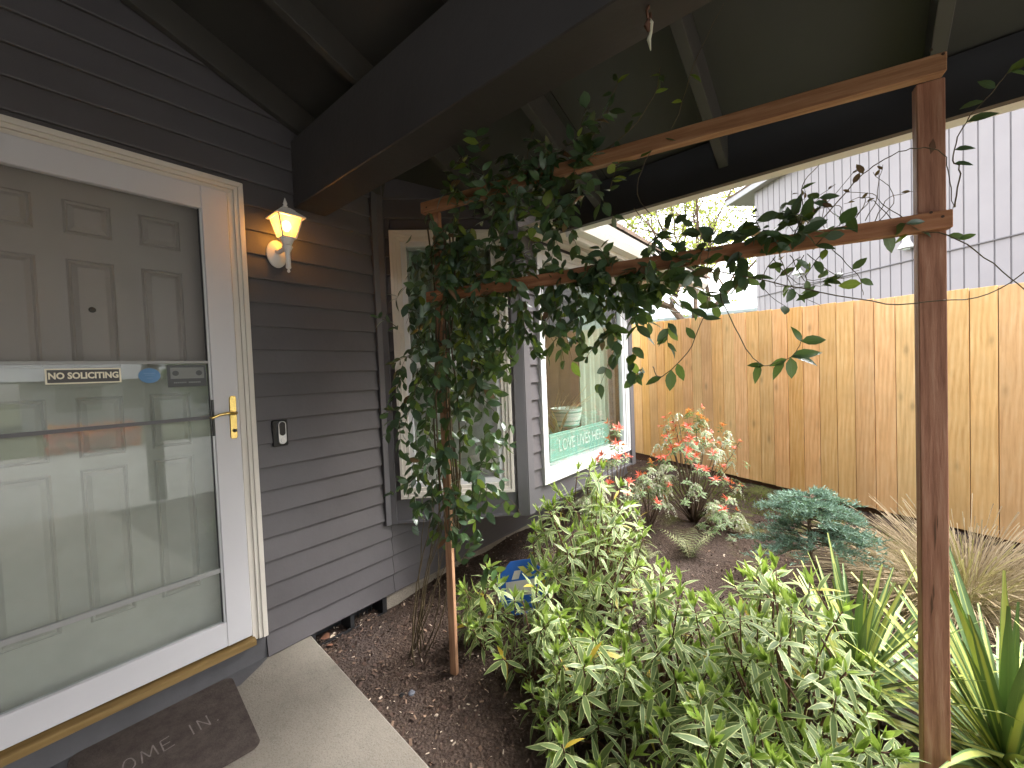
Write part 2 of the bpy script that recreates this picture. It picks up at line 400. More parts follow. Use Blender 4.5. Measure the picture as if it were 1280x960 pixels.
# ------------------------------------------------------------------ ground
def gz(x, y): return -.085+.014*max(0, min(5, x-1))
g = G(); g.box(-80, 80, -80, 80, -.6, -.16)
tag(part(g, 'ground', M['lawn']), 'flat ground around the house and street', None, None, 'structure')
nx, ny = 230, 260
xs = np.linspace(.4, 7.6, nx); ys = np.linspace(-6.5, 2.5, ny)
rs = np.random.RandomState(3)
def smooth(a, k):
    for _ in range(k): a = (a+np.roll(a, 1, 0)+np.roll(a, -1, 0)+np.roll(a, 1, 1)+np.roll(a, -1, 1))/5
    return a
h = smooth(rs.randn(nx, ny), 1)*.006+smooth(rs.randn(nx, ny), 40)*.16
vs = [(xs[i], ys[j], gz(xs[i], ys[j])+h[i, j]) for i in range(nx) for j in range(ny)]
fs = [(i*ny+j, (i+1)*ny+j, (i+1)*ny+j+1, i*ny+j+1) for i in range(nx-1) for j in range(ny-1)]
mb = part(G().add(vs, fs), 'mulch_bed', M['mulch'], smooth=True); tag(mb, 'dark brown mulch garden bed between porch and fence', kind='structure')
def ground_h(x, y):
    i = min(nx-1, max(0, int(round((x-.4)/7.2*(nx-1))))); j = min(ny-1, max(0, int(round((y+6.5)/9*(ny-1)))))
    return gz(x, y)+h[i, j]
# porch slab with a slanted garden edge
g = G()
poly = [(-4, .0), (.936, .0), (.93, -.07), (.844, -1.088), (.66, -3.3), (.6, -4.2), (-4, -4.2)]
g.prism(poly, -.3, 0, 2)
tag(part(g, 'porch_slab', M['slab'], bevel=.008), 'tan concrete porch slab in front of the door', kind='structure')
g = G(); g.prism([(-4.3, -4.21), (3.6, -4.21), (4.2, -11), (-6, -11)], -.3, -.05, 2)
tag(part(g, 'driveway', M['drive']), 'pale concrete driveway behind the camera', kind='structure')
# painted overspill on the slab by the wall
pt = paint('grey_porch_paint', (.085, .083, .088), .6, .15, 5, .3, 50, .25)
g = G(); g.add([(-3.9, -.05, .004), (-.1, -.055, .004), (.45, -.07, .004), (.575, -.115, .004), (.60, -.10, .004), (.68, -.05, .004), (.72, -.02, .004), (.725, -.001, .004), (-3.9, -.001, .004)], [tuple(range(9))])
tag(part(g, 'grey_paint_strip', pt), 'dark grey paint overspill along the wall foot on the porch slab', kind='structure')

# bark chips, leaves on the bed
def chips(name, mat, n, s0, s1, label, area=(.9, 6.2, -5.5, 1.6), dens=None):
    T = (np.array([(-.5, -.3, 0), (.5, -.35, .05), (.45, .3, .18), (-.4, .38, .1)]), [(0, 0), (1, 0), (1, 1), (0, 1)], [(0, 1, 2, 3)])
    V = []; F = []; k = 0
    while k < n:
        x = rnd.uniform(*area[:2]) if rnd.random() < .5 else rnd.uniform(area[0], area[0]+1.8); y = rnd.uniform(*area[2:])
        if x < .95-.085*min(1, 1)*(-y) + (0.0) and y > -4.2 and x < .93+.084*y+.01: continue
        L = rnd.uniform(s0, s1); z = ground_h(x, y)+.004
        m = Matrix.Translation((x, y, z)) @ Euler((rnd.gauss(0, .5), rnd.gauss(0, .5), rnd.uniform(0, 6.3))).to_matrix().to_4x4() @ Matrix.Diagonal((L, L*rnd.uniform(.25, .8), L, 1))
        A = np.array(m); V.append(T[0] @ A[:3, :3].T+A[:3, 3]); F.append(tuple(range(k*4, k*4+4))); k += 1
    me = bpy.data.meshes.new(name); me.from_pydata(np.concatenate(V).tolist(), [], F); me.materials.append(mat)
    o = link(name, me); tag(o, label, 'mulch' if 'chip' in name else 'litter', None, 'stuff')
chips('pale_wood_chips', M['chip'], 4200, .005, .018, 'pale wood chips scattered over the mulch')
chips('bark_chips', M['chip2'], 11000, .008, .030, 'dark bark chips scattered over the bed')
chips('tan_bark_chips', M['chip3'], 6000, .007, .026, 'tan bark chips scattered over the bed')

# moss and weed patches
Tblade = leaf_template(.10, .3, .02, 3, shape='blade')
def tuft(name, label, cx, cy, rx, ry, n, mat, L0, L1, cat='moss'):
    items = []
    for _ in range(n):
        a = rnd.uniform(0, 6.28); q = math.sqrt(rnd.random()); x = cx+rx*q*math.cos(a); y = cy+ry*q*math.sin(a)
        d = Vector((rnd.gauss(0, .6), rnd.gauss(0, .6), 1)); items.append((frame((x, y, ground_h(x, y)), d, rv(), rnd.uniform(L0, L1)), 0, 0))
    o = thing(name, label, cat, (cx, cy, gz(cx, cy))); foliage(o, items, [Tblade], [mat], 0, mass='moss_tufts')
    ms = o.children[0]; ms.parent = None; ms.location = o.location; bpy.data.objects.remove(o)
    ms.name = name; tag(ms, label, cat, None, 'stuff')
tuft('moss_patch', 'green moss patch beside the fence behind the red tipped shrub', 4.5, -.75, .55, .5, 3500, M['moss'], .01, .03)
tuft('moss_patch', 'green moss patch at the fence foot left of the blue conifer', 4.55, -1.65, .35, .45, 2600, M['moss'], .01, .03)
tuft('moss_patch', 'small moss patch behind the blue conifer near dry grass', 4.0, -2.35, .25, .25, 1200, M['moss'], .01, .03)

# ------------------------------------------------------------------ house
house = thing('house', 'dark grey clapboard house with porch, white storm door and bay window', 'house', (1, 0, 0))
class Fr:   # wall frame: u along, outward = -local y
    def __init__(s, ox, oy, ang): s.m = Matrix.Translation((ox, oy, 0)) @ Matrix.Rotation(ang, 4, 'Z'); s.ang = ang
FA = Fr(0, 0, 0); B1 = Fr(1.44, 0, R(-45)); B2 = Fr(2.04, -.6, 0); B3 = Fr(3.68, -.6, R(45))
clap_cache = {}
EXP = .1137
def clap(F, u0, u1, z, par=house, y=0):
    L = round(u1-u0, 3)
    if L not in clap_cache:
        gg = G(); gg.prism([(-.019, 0), (-.0205, .004), (-.004, EXP+.012), (.006, EXP+.012), (.006, 0)], 0, L, 0)
        clap_cache[L] = gg.mesh('clapboard', M['siding'])
    p = F.m @ Vector((u0, y, z)); o = link('clapboard', clap_cache[L], par, p); o.rotation_euler = (R(rnd.gauss(0, .15)), 0, F.ang); return o
def wbox(F, name, mat, par, u0, u1, y0, y1, z0, z1, bevel=0):
    return part(G().box(u0, u1, y0, y1, z0, z1).xf(F.m), name, mat, par, bevel=bevel)
# backing walls
wb = G()
wb.box(-1.3, -.31, .01, .16, 0.02, 3.35); wb.box(.725, 1.5, .01, .16, .02, 3.35); wb.box(-.31, .725, .01, .16, 2.25, 3.35)
wb.box(1.5, 4.85, .01, .16, .02, .44); wb.box(4.3, 4.85, .01, .16, .44, 2.25)
part(wb, 'wall', M['siding'], house)
part(G().box(-1.45, -1.3, -6.0, .16, 0, 3.3), 'shading_side_wall', M['siding'], house)  # unseen wall, added and lengthened to keep light off the porch
for k in range(29):
    z = .005+EXP*k
    if z < 2.1: clap(FA, .727, 1.44, z); clap(FA, -1.3, -.312, z)
    elif z < 3.2:
        clap(FA, -1.3, 1.44, z) if z > 2.25 else (clap(FA, .727, 1.44, z), clap(FA, -1.3, -.312, z))
    if z < .40: clap(FA, 1.442, 4.4, z)
    if z < 2.2: clap(FA, 4.402 if z < .40 else 4.3, 4.86, z)
wbox(FA, 'infill_board', M['siding'], house, -.31, .726, -.004, .01, 2.252, 2.30)
# riser under the door
boxp('riser', pt, house, -1.3, .724, -.006, .02, 0.001, .105)
boxp('riser_end', M['siding'], house, .7245, .76, -.005, .02, .001, .02)
# sill
part(G().prism([(-.045, .105), (-.045, .132), (.0, .142), (.05, .142), (.05, .105)], -.30, .672, 0), 'door_sill', M['sill'], house, bevel=.002)
fl = paint('cream_paint_flake', (.6, .55, .45), .7)
for k in range(11):
    x = rnd.uniform(.15, .6); a = rnd.uniform(.003, .009); z = .105-rnd.uniform(.0, .006); part(G().prism([(x, z), (x+a, z+.001), (x+a*.8, z-a*.5), (x+a*.2, z-a*.3)], -.0075, -.0062, 1), 'paint_flake', fl, house)
# ---- door casing (stepped mould)
def casing(F, name, mat, par, u0, u1, z0, z1, w_, bottom=True, steps=((0, .034), (.35, .028), (.62, .020)), yb=.0):
    """stepped picture frame; outer edge thickest"""
    g = G()
    for i, (t, d) in enumerate(steps):
        a = w_*t; b = w_*(steps[i+1][0] if i+1 < len(steps) else 1)
        zb = z0+a if bottom else z0
        zb2 = z0+b if bottom else z0
        # left, right, top, bottom strips mitred
        def q(p, d=d):
            n = len(p); vs = [(x, yb-d, z) for x, z in p]+[(x, yb, z) for x, z in p]
            g.add(vs, [tuple(range(n)), tuple(range(n, 2*n))]+[(i, (i+1) % n, n+(i+1) % n, n+i) for i in range(n)])
        q([(u0+a, zb), (u0+b, zb2), (u0+b, z1-b), (u0+a, z1-a)])
        q([(u1-a, zb), (u1-a, z1-a), (u1-b, z1-b), (u1-b, zb2)])
        q([(u0+a, z1-a), (u0+b, z1-b), (u1-b, z1-b), (u1-a, z1-a)])
        if bottom: q([(u0+a, z0+a), (u1-a, z0+a), (u1-b, z0+b), (u0+b, z0+b)])
    g.xf(F.m); return part(g, name, mat, par, bevel=.0015)
cs = casing(FA, 'door_casing', M['cream'], house, -.31, .727, .118, 2.252, .062, False)
# ---- storm door: own moving leaf
sd = wbox(FA, 'storm_door', M['white'], house, .563, .662, -.030, .004, .150, 2.195, bevel=.003)   # right stile carries the children
for nm, b in (('door_stile', (-.246, -.150, -.030, .004, .150, 2.195)), ('top_rail', (-.1505, .5635, -.029, .003, 2.094, 2.194)), ('bottom_rail', (-.1505, .5635, -.029, .003, .151, .262))):
    wbox(FA, nm, M['white'], sd, *b, bevel=.003)
wbox(FA, 'inner_bead', M['vinyl'], sd, .556, .5635, -.022, .0, .262, 2.094)
wbox(FA, 'gasket', M['nearblack'], sd, .5525, .5562, -.016, -.004, .262, 2.094)
wbox(FA, 'glass_rail', M['trimgrey'], sd, -.15, .555, -.020, -.006, 1.176, 1.190)
rg = paint('grey_sash_rail', (.30, .30, .29), .4, .05)
wbox(FA, 'glass_rail', rg, sd, -.15, .555, -.022, -.008, 1.420, 1.432, bevel=.001)
wbox(FA, 'glass_rail', rg, sd, -.15, .555, -.022, -.006, .488, .508, bevel=.001)
wbox(FA, 'glass_pane', M['stormglass'], sd, -.15, .556, -.013, -.010, .262, 1.42)
wbox(FA, 'insect_screen', M['screen'], sd, -.15, .556, -.0065, -.006, 1.42, 2.094)
# handle
g = G(); g.prism([(.619, 1.085), (.623, 1.078), (.643, 1.078), (.647, 1.085), (.649, 1.262), (.645, 1.272), (.627, 1.272), (.622, 1.262)], -.038, -.030, 1)
hd = part(g, 'handle_plate', M['brass'], sd, bevel=.002)
lv = [(.636, -.035, 1.195), (.636, -.062, 1.195), (.628, -.070, 1.195), (.60, -.072, 1.197), (.572, -.070, 1.193), (.548, -.066, 1.183), (.538, -.064, 1.186)]
part(G().tube(lv, [.011, .009, .008, .0065, .006, .0065, .005], 10), 'lever', M['brass'], sd, smooth=True)
part(G().lathe([(.002, 0), (.007, .001), (.008, .006), (.004, .009)], (0, 0, 0), 12).xf(Matrix.Translation((.636, -.038, 1.115)) @ Matrix.Rotation(R(90), 4, 'X')), 'keyhole', M['black'], sd)
part(G().box(.5562, .5635, -.034, -.02, 1.10, 1.26), 'latch_strip', M['black'], sd)
# ---- entry door behind
ed = boxp('entry_door', M['door'], house, -.25, .655, .098, .14, .145, 2.19, bevel=0)
colsX = [(-.155, .075), (.165, .28), (.38, .505)]
colsX = [(-.07, .073), (.162, .282), (.378, .502)]
rowsZ = [(1.93, 2.045), (1.42, 1.82), (1.07, 1.29), (.425, 1.01)]
def panel(u0, u1, z0, z1):
    g = G(); w_ = .022; yb = .098
    def ring(a0, y0, a1, y1):
        vs = []
        for a, yy in ((a0, y0), (a1, y1)): vs += [(u0+a, yy, z0+a), (u1-a, yy, z0+a), (u1-a, yy, z1-a), (u0+a, yy, z1-a)]
        g.add(vs, [(i, (i+1) % 4, 4+(i+1) % 4, 4+i) for i in range(4)])
    ring(-.007, yb-.0005, 0, yb-.010); ring(0, yb-.010, .007, yb-.001); ring(.007, yb-.001, .022, yb-.012)
    g.add([(u0+.022, yb-.012, z0+.022), (u1-.022, yb-.012, z0+.022), (u1-.022, yb-.012, z1-.022), (u0+.022, yb-.012, z1-.022)], [(0, 1, 2, 3)])
    part(g, 'door_panel', M['door'], ed)
for c in colsX:
    for r_ in rowsZ: panel(c[0], c[1], r_[0], r_[1])
part(G().lathe([(.001, 0), (.009, 0), (.011, .004), (.006, .006)], k=14).xf(Matrix.Translation((.217, .090, 1.637)) @ Matrix.Rotation(R(90), 4, 'X')), 'peephole', M['black'], ed)
boxp('door_jamb', M['white'], house, .657, .70, .004, .14, .142, 2.23)
boxp('door_jamb', M['white'], house, -.30, -.255, .004, .14, .142, 2.23)
boxp('door_head', M['white'], house, -.255, .657, .004, .14, 2.195, 2.24)

# ---- foundation and vent well
g = G(); g.box(1.385, 4.88, .012, .18, -.35, .006); part(g, 'foundation', M['found'], house, bevel=.006)
boxp('foundation_ledge', M['trimgrey'], house, 1.60, 4.88, -.02, .012, .002, .018)
vw = boxp('vent_well', M['blackm'], house, .940, 1.384, .10, .13, -.30, .0)
for x0, x1 in ((.938, .955), (1.15, 1.172), (1.355, 1.384)): boxp('vent_post', M['blackm'], vw, x0, x1, -.012, .10, -.30, -.001)
boxp('vent_lip', M['blackm'], vw, .955, 1.15, -.016, -.004, -.30, -.075); boxp('vent_lip', M['blackm'], vw, 1.172, 1.355, -.016, -.004, -.30, -.085)
boxp('vent_floor', M['found'], vw, .955, 1.355, -.004, .10, -.2, -.115)
for k in range(6): boxp('vent_bar', M['blackm'], vw, 1.185+k*.028, 1.191+k*.028, .07, .078, -.115, -.002)

# ---- bay window body
for F, L in ((B1, .8485), (B2, 1.64), (B3, .8485)):
    top = 2.62 if F is B1 else 2.2
    U0, U1 = (.065, .80) if F is B1 else ((.145, 1.555) if F is B2 else (.1, .75))
    ztop = 2.2
    gg = G(); gg.box(0.0, U0+.02, .01, .10, .44, top); gg.box(U1-.02, L, .01, .10, .44, top); gg.box(U0, U1, .01, .10, .44, .60); gg.box(U0, U1, .01, .10, 2.17, max(top, 2.21))
    part(gg.xf(F.m), 'bay_wall', M['siding'], house)
U = dict(B1=(.081, .776, .583, 2.204), B2=(.165, 1.538, .574, 2.16), B3=(.12, .73, .583, 2.16))
for F, L, (a, b, z0, z1) in ((B1, .8485, U['B1']), (B2, 1.64, U['B2']), (B3, .8485, U['B3'])):
    for k in range(24):
        z = .005+EXP*k
        if z > .56 and z < (2.5 if F is B1 else 2.1):
            if z < z1-.03:
                clap(F, .03, a-.002, z); clap(F, b+.002, L-.03, z)
            else: clap(F, .03, L-.03, z)
    wbox(F, 'skirt_board', M['trimgrey'], house, .0, L, -.012, .012, .44, .578, bevel=.002)
    wbox(F, 'drip_edge', M['trimgrey'], house, -.004, L+.004, -.026, .0, .432, .446)
# corner boards: inside corner and the two outer corners
part(G().box(1.395, 1.432, -.034, .004, .43, 2.55), 'corner_board', M['trimgrey'], house, bevel=.002)
part(G().box(0, .05, -.03, -.004, .43, 2.60).xf(B1.m), 'corner_board', M['trimgrey'], house, bevel=.002)
wbox(B1, 'corner_board', M['trimgrey'], house, .795, .862, -.030, .0, .425, 2.6, bevel=.002)
wbox(B2, 'corner_board', M['trimgrey'], house, -.008, .055, -.033, .0, .425, 2.2, bevel=.002)
wbox(B2, 'corner_board', M['trimgrey'], house, 1.575, 1.655, -.030, .0, .425, 2.2, bevel=.002)
wbox(B3, 'corner_board', M['trimgrey'], house, -.008, .055, -.033, .0, .425, 2.2, bevel=.002)
# bay floor and underside, soffit over front
g = G(); g.prism([(1.45, .15), (2.045, -.575), (3.675, -.575), (4.27, .15)], .446, .56, 2); part(g, 'bay_floor', M['trimgrey'], house)
# ---- windows
def window(F, a, b, z0, z1, cw, sw_, mat, midrail=None, name='window'):
    w_ = casing(F, name, mat, house, a, b, z0, z1, cw, True, ((0, .036), (.3, .030), (.62, .024)), -.002)
    sm = M['vinyl']
    gg = G(); i0, i1, j0, j1 = a+cw, b-cw, z0+cw, z1-cw; ss = sw_
    gg.box(i0, i0+ss, -.016, .02, j0, j1); gg.box(i1-ss, i1, -.016, .02, j0, j1); gg.box(i0+ss, i1-ss, -.0155, .0195, j0, j0+ss); gg.box(i0+ss, i1-ss, -.0155, .0195, j1-ss, j1)
    part(gg.xf(F.m), 'sash', sm, w_, bevel=.002)
    if midrail: wbox(F, 'meeting_rail', sm, w_, i0+ss-.002, i1-ss+.002, -.010, .018, midrail-.016, midrail+.016, bevel=.002)
    wbox(F, 'pane', M['glass'], w_, i0+ss-.003, i1-ss+.003, .003, .006, j0+ss-.003, j1-ss+.003)
    return w_
window(B1, *U['B1'], .062, .030, M['cream'], 1.395)
window(B2, *U['B2'], .048, .040, M['vinyl'])
window(B3, *U['B3'], .05, .03, M['vinyl'], 1.38)
# window interior: room and pale curtains
rm = paint('pale_room_wall', (.55, .54, .50), .8)
g = G(); g.box(1.0, 5.2, 2.2, 2.3, .0, 2.6); g.box(1.0, 1.1, .17, 2.2, 0, 2.6); g.box(5.1, 5.2, .17, 2.2, 0, 2.6); g.box(1.1, 5.1, .17, 2.2, 2.45, 2.6); g.box(1.1, 5.1, .17, 2.2, 0, .1)
part(g, 'room', rm, house)
part(G().box(1.5, 4.25, -.575, .17, 2.205, 2.24), 'bay_ceiling', rm, house) if False else None
cu = paint('pale_green_curtain', (.42, .50, .42), .85, .08, 3)
def curtain(F, u0, u1, z0, z1, yy, lab):
    n = int((u1-u0)/.012); vs = []; fs = []
    for i in range(n+1):
        x = u0+(u1-u0)*i/n; y = yy+.018*math.sin(i*.9)+.008*math.sin(i*.37)
        vs += [(x, y, z0), (x, y, z1)]
    fs = [(2*i, 2*i+2, 2*i+3, 2*i+1) for i in range(n)]
    o = part(G().add(vs, fs).xf(F.m), 'curtain', cu, None, smooth=True, origin=F.m @ Vector((u0, yy, z0))); tag(o, lab, 'curtain')
curtain(B2, 1.00, 1.50, .66, 2.15, .16, 'pale green curtain behind the right end of the picture window')
curtain(B1, .17, .70, 1.40, 2.13, .13, 'pale green curtain behind the upper sash of the side window')

# ---- porch roof
pr = part(G().box(2.03, 2.062, -4.3, -.90, 2.12, 2.318), 'porch_roof', paint('black_brown_fascia', (.026, .026, .028), .5), house)   # fascia carries the roof's pieces
pr['label'] = 'dark porch roof with exposed rafters'
def zb(X): return 2.968-.384*X
def rafter(y, a, b, flip=False):
    g = G(); d = .14
    if not flip: p = [(a, zb(a)), (b, zb(b)), (b, zb(b)+d), (a, zb(a)+d)]
    else: p = [(a, zb(-1)+(-1-a)*-.384), (b, zb(-1)), (b, zb(-1)+d), (a, zb(-1)+(-1-a)*-.384+d)]
    g.prism([(q[0], q[1]) for q in p], -.019, .019, 1)
    o = part(g, 'rafter', M['rafter'], pr, bevel=.002, origin=(0, 0, 0)); o.location.y += y
for y in (-.035, -.58, -1.17, -1.78, -2.42, -3.03, -3.64, -4.24): rafter(y, -1.3, 2.029)
for k in range(4):
    y1 = -.005-k*1.22; y0 = max(-4.3, y1-1.216)
    g = G(); vs = []
    for X in (-1.32, 2.07):
        vs += [(X, zb(X)+.1405), (X, zb(X)+.158)]
    g.prism([vs[0], vs[2], vs[3], vs[1]], y0, y1, 1); part(g, 'sheathing_panel', M['ceil'], pr)
part(G().prism([(-1.5, zb(-1.5)+.16), (2.12, zb(2.12)+.16), (2.12, zb(2.12)+.18), (-1.5, zb(-1.5)+.18)], -4.4, .1, 1), 'shingle_cover', M['bark'], pr)
# beam
bm_ = boxp('beam', M['beam'], house, .960, 1.125, -4.25, -.016, 2.208, 2.545, bevel=.004)
boxp('beam_post', M['beam'], house, 0.972, 1.112, -4.2, -4.06, 0, 2.208, bevel=.004)
part(G().prism([(-1.28, 2.21), (.958, 2.21), (.958, zb(.958)+.135), (-1.28, zb(-1.28)+.135)], -4.14, -4.10, 1), 'gable_light_block', M['siding'], house)  # unseen gable end, added to block light from the ceiling and upper wall
part(G().prism([(1.127, 2.21), (2.028, 2.21), (2.028, zb(2.028)+.135), (1.127, zb(1.127)+.135)], -4.14, -4.10, 1), 'gable_light_block', M['siding'], house)
# gutter under/outside the porch fascia
g = G(); g.prism([(2.064, 2.125), (2.14, 2.125), (2.165, 2.19), (2.172, 2.235), (2.165, 2.235), (2.15, 2.19), (2.13, 2.135), (2.068, 2.135)], -4.35, -1.02, 1)
part(g, 'gutter', M['gutter'], pr, bevel=.001)
# main roof eave over the bay
mr = part(G().box(2.175, 4.9, -.905, -.88, 2.13, 2.25), 'main_roof', M['gutter'], house)
part(G().prism([(-.905, 2.155), (-.975, 2.155), (-1.0, 2.20), (-1.005, 2.255), (-.998, 2.255), (-.985, 2.20), (-.965, 2.165), (-.905, 2.165)], 2.175, 4.9, 0), 'gutter', M['gutter'], mr)
part(G().box(2.07, 4.9, -.878, 0.0, 2.215, 2.235), 'soffit', M['cream'], mr)
part(G().box(2.07, 4.9, -.70, -.62, 2.19, 2.2145), 'frieze_board', M['cream'], mr)
part(G().box(2.07, 4.9, -.874, -.855, 2.185, 2.2145), 'painted_shadow_line', M['beam'], mr)  # dark strip standing in for the shadow line behind the gutter
part(G().prism([(-1.02, 2.262), (2.5, 3.7), (2.5, 3.75), (-1.02, 2.29)], 2.16, 4.95, 0), 'shingle_cover', M['bark'], mr)
part(G().prism([(-1.02, 2.262), (2.5, 3.7), (2.5, 3.75), (-1.02, 2.29)], -1.5, 2.155, 0).xf(Matrix.Translation((0, 1.12, .9))), 'shingle_cover', M['bark'], mr)

# ------------------------------------------------------------------ wall lantern
lm = paint('aged_white_lantern_metal', (.78, .74, .70), .35, .05, 8, .1, 60, .5)
LX, LY = .868, -.135
ln = thing('wall_lantern', 'lit white carriage lantern with amber glass on the siding beside the door', 'wall lamp', (LX, 0, 1.98))
g = G().lathe([(.046, 0), (.046, .008), (.039, .016), (.030, .020), (.020, .030), (.001, .034)], k=24, sy=1.45).xf(Matrix.Translation((LX-.005, -.018, 1.955)) @ Matrix.Rotation(R(90), 4, 'X'))
part(g, 'back_plate', lm, ln, smooth=R(40))
g = G().tube([(LX-.012, -.03, 1.965), (LX-.012, -.07, 1.955), (LX, -.11, 1.965), (LX, LY, 1.975)], [.012, .011, .011, .012], 10); part(g, 'arm', lm, ln, smooth=True)
g = G().lathe([(.003, 1.845), (.008, 1.852), (.004, 1.860), (.012, 1.868), (.011, 1.878), (.011, 1.94), (.018, 1.955), (.024, 1.968), (.019, 1.976), (.024, 1.986), (.029, 2.000), (.029, 2.0045)], (LX, LY, 0), 18)
part(g, 'stem', lm, ln, smooth=R(50))
rot4 = R(45)+R(0)
def sq(r): return r*math.sqrt(2)
g = G().lathe([(sq(.066), 2.100), (sq(.066), 2.105), (sq(.034), 2.132), (sq(.031), 2.138), (sq(.015), 2.150)], (LX, LY, 0), 4, rot=rot4); part(g, 'lantern_cap', lm, ln)
g = G().lathe([(.010, 2.150), (.012, 2.158), (.006, 2.164), (.010, 2.170), (.006, 2.182), (.001, 2.198)], (LX, LY, 0), 12); part(g, 'finial', lm, ln, smooth=True)
g = G().lathe([(sq(.032), 2.004), (sq(.032), 2.010)], (LX, LY, 0), 4, rot=rot4); part(g, 'lantern_base', lm, ln)
for sx in (-1, 1):
    for sy in (-1, 1):
        part(G().tube([(LX+sx*.030, LY+sy*.030, 2.010), (LX+sx*.052, LY+sy*.052, 2.101)], .0042, 5), 'lantern_bar', lm, ln)
s = N('amber_lantern_glass'); s.t.nodes.remove(s.p)
tr = s.n('ShaderNodeBsdfTransparent'); tr.inputs[0].default_value = (1, .62, .20, 1)
tl = s.n('ShaderNodeBsdfTranslucent'); tl.inputs[0].default_value = (1, .66, .18, 1)
gl = s.n('ShaderNodeBsdfGlossy'); gl.inputs['Roughness'].default_value = .15
m1 = s.n('ShaderNodeMixShader'); m1.inputs[0].default_value = .55; s.l(tr.outputs[0], m1.inputs[1]); s.l(tl.outputs[0], m1.inputs[2])
m2 = s.n('ShaderNodeMixShader'); m2.inputs[0].default_value = .08; s.l(m1.outputs[0], m2.inputs[1]); s.l(gl.outputs[0], m2.inputs[2]); s.l(m2.outputs[0], s.out.inputs[0])
amber = s.m
for q in range(4):
    a0 = math.pi/2*q
    mm = Matrix.Translation((LX, LY, 0)) @ Matrix.Rotation(a0, 4, 'Z')
    g = G().add([(-.027, -.031, 2.011), (.027, -.031, 2.011), (.048, -.052, 2.099), (-.048, -.052, 2.099)], [(0, 1, 2, 3)]).xf(mm)
    part(g, 'glass_panel', amber, ln)
part(G().lathe([(.004, 2.01), (.010, 2.015), (.010, 2.035), (.006, 2.037)], (LX, LY, 0), 12), 'bulb_socket', M['cream'], ln)
bulb = part(G().lathe([(.005, 2.036), (.016, 2.050), (.022, 2.066), (.016, 2.084), (.002, 2.092)], (LX, LY, 0), 14), 'bulb', emit('warm_bulb', (1, .62, .22), 7), ln, smooth=True)
pl = bpy.data.lights.new('lantern_light', 'POINT'); pl.energy = .55; pl.color = (1, .68, .36); pl.shadow_soft_size = .024
po = link('lantern_light', pl, ln, (LX, LY, 2.066))

# ------------------------------------------------------------------ doorbell, stickers, mat
db = thing('doorbell', 'black and silver video doorbell on the siding right of the door', 'doorbell', (.833, -.02, 1.07))
part(G().prism([(.798, 1.010), (.868, 1.010), (.868, 1.138), (.798, 1.138)], -.026, -.008, 1), 'back_plate', M['black'], db, bevel=.003)
def capsule(cx, z0, z1, r_, y0, y1):
    p = [(cx+r_*math.cos(a), z1-r_+r_*math.sin(a)) for a in np.linspace(0, math.pi, 9)]+[(cx+r_*math.cos(a), z0+r_+r_*math.sin(a)) for a in np.linspace(math.pi, 2*math.pi, 9)]
    return G().prism(p, y0, y1, 1)
part(capsule(.838, 1.020, 1.134, .019, -.038, -.026), 'faceplate', M['silver'], db, bevel=.002)
part(capsule(.838, 1.062, 1.130, .0135, -.040, -.037), 'camera_window', M['black'], db)
part(capsule(.838, 1.028, 1.050, .010, -.0405, -.037), 'button', M['silver'], db, bevel=.001)

def text(s, size, mat, parent, loc, rot, name='lettering', ext=.0004, sx=1, bold=0, align='CENTER'):
    cu_ = bpy.data.curves.new(name, 'FONT'); cu_.body = s; cu_.size = size; cu_.extrude = ext; cu_.align_x = align; cu_.align_y = 'CENTER'; cu_.offset = bold; cu_.resolution_u = 3
    tmp = bpy.data.objects.new('tmp', cu_); col.objects.link(tmp)
    bpy.context.view_layer.update()
    me = bpy.data.meshes.new_from_object(tmp.evaluated_get(bpy.context.evaluated_depsgraph_get())); bpy.data.objects.remove(tmp)
    me.transform(Matrix.Diagonal((sx, 1, 1, 1))); me.materials.clear(); me.materials.append(mat)
    o = link(name, me, parent, loc); o.rotation_euler = rot; return o
creams = paint('cream_print', (.78, .72, .56), .5, .04)
st = thing('no_soliciting_sign', 'small black sign with cream NO SOLICITING lettering on the door glass', 'sign', (.175, -.014, 1.378))
part(G().box(.078, .274, -.0165, -.0135, 1.350, 1.406), 'sign_border', creams, st)
part(G().box(.083, .269, -.0175, -.0160, 1.355, 1.401), 'sign_plate', paint('black_print', (.03, .024, .02), .4), st)
text('NO SOLICITING', .0315, creams, st, (.176, -.0178, 1.3785), (R(90), 0, 0), bold=.0012, sx=.80)
bl = thing('round_sticker', 'faded blue round sticker on the door glass beside the black one', 'sticker', (.36, -.014, 1.372))
part(G().prism([(.358+.034*math.cos(a), 1.373+.030*math.sin(a)) for a in np.linspace(0, 2*math.pi, 28)[:-1]], -.0155, -.0135, 1), 'sticker_disc', paint('faded_blue', (.09, .22, .42), .5, .1, 20), bl)
fb = paint('pale_blue_print', (.16, .30, .50), .5)
part(G().box(.340, .376, -.0162, -.0154, 1.381, 1.3835).box(.345, .371, -.0162, -.0154, 1.374, 1.376).box(.349, .367, -.0162, -.0154, 1.362, 1.364), 'faded_print', fb, bl)
bk = thing('security_sticker', 'black rectangular sticker with grey panel on the door glass corner', 'sticker', (.48, -.014, 1.367))
part(G().box(.414, .5475, -.0158, -.0135, 1.322, 1.414), 'sticker_sheet', M['black'], bk)
gp = paint('grey_print', (.20, .21, .20), .5)
part(G().box(.424, .539, -.0166, -.0156, 1.357, 1.404), 'grey_panel', gp, bk)
for x in (.441, .521):
    part(G().prism([(x+.011*math.cos(a), 1.380+.011*math.sin(a)) for a in np.linspace(0, 2*math.pi, 18)[:-1]], -.0174, -.0164, 1), 'printed_circle', M['black'], bk)
g = G()
for k in range(15):
    if k != 7: g.box(.434+k*.0062, .4385+k*.0062, -.0166, -.0156, 1.338, 1.3435)
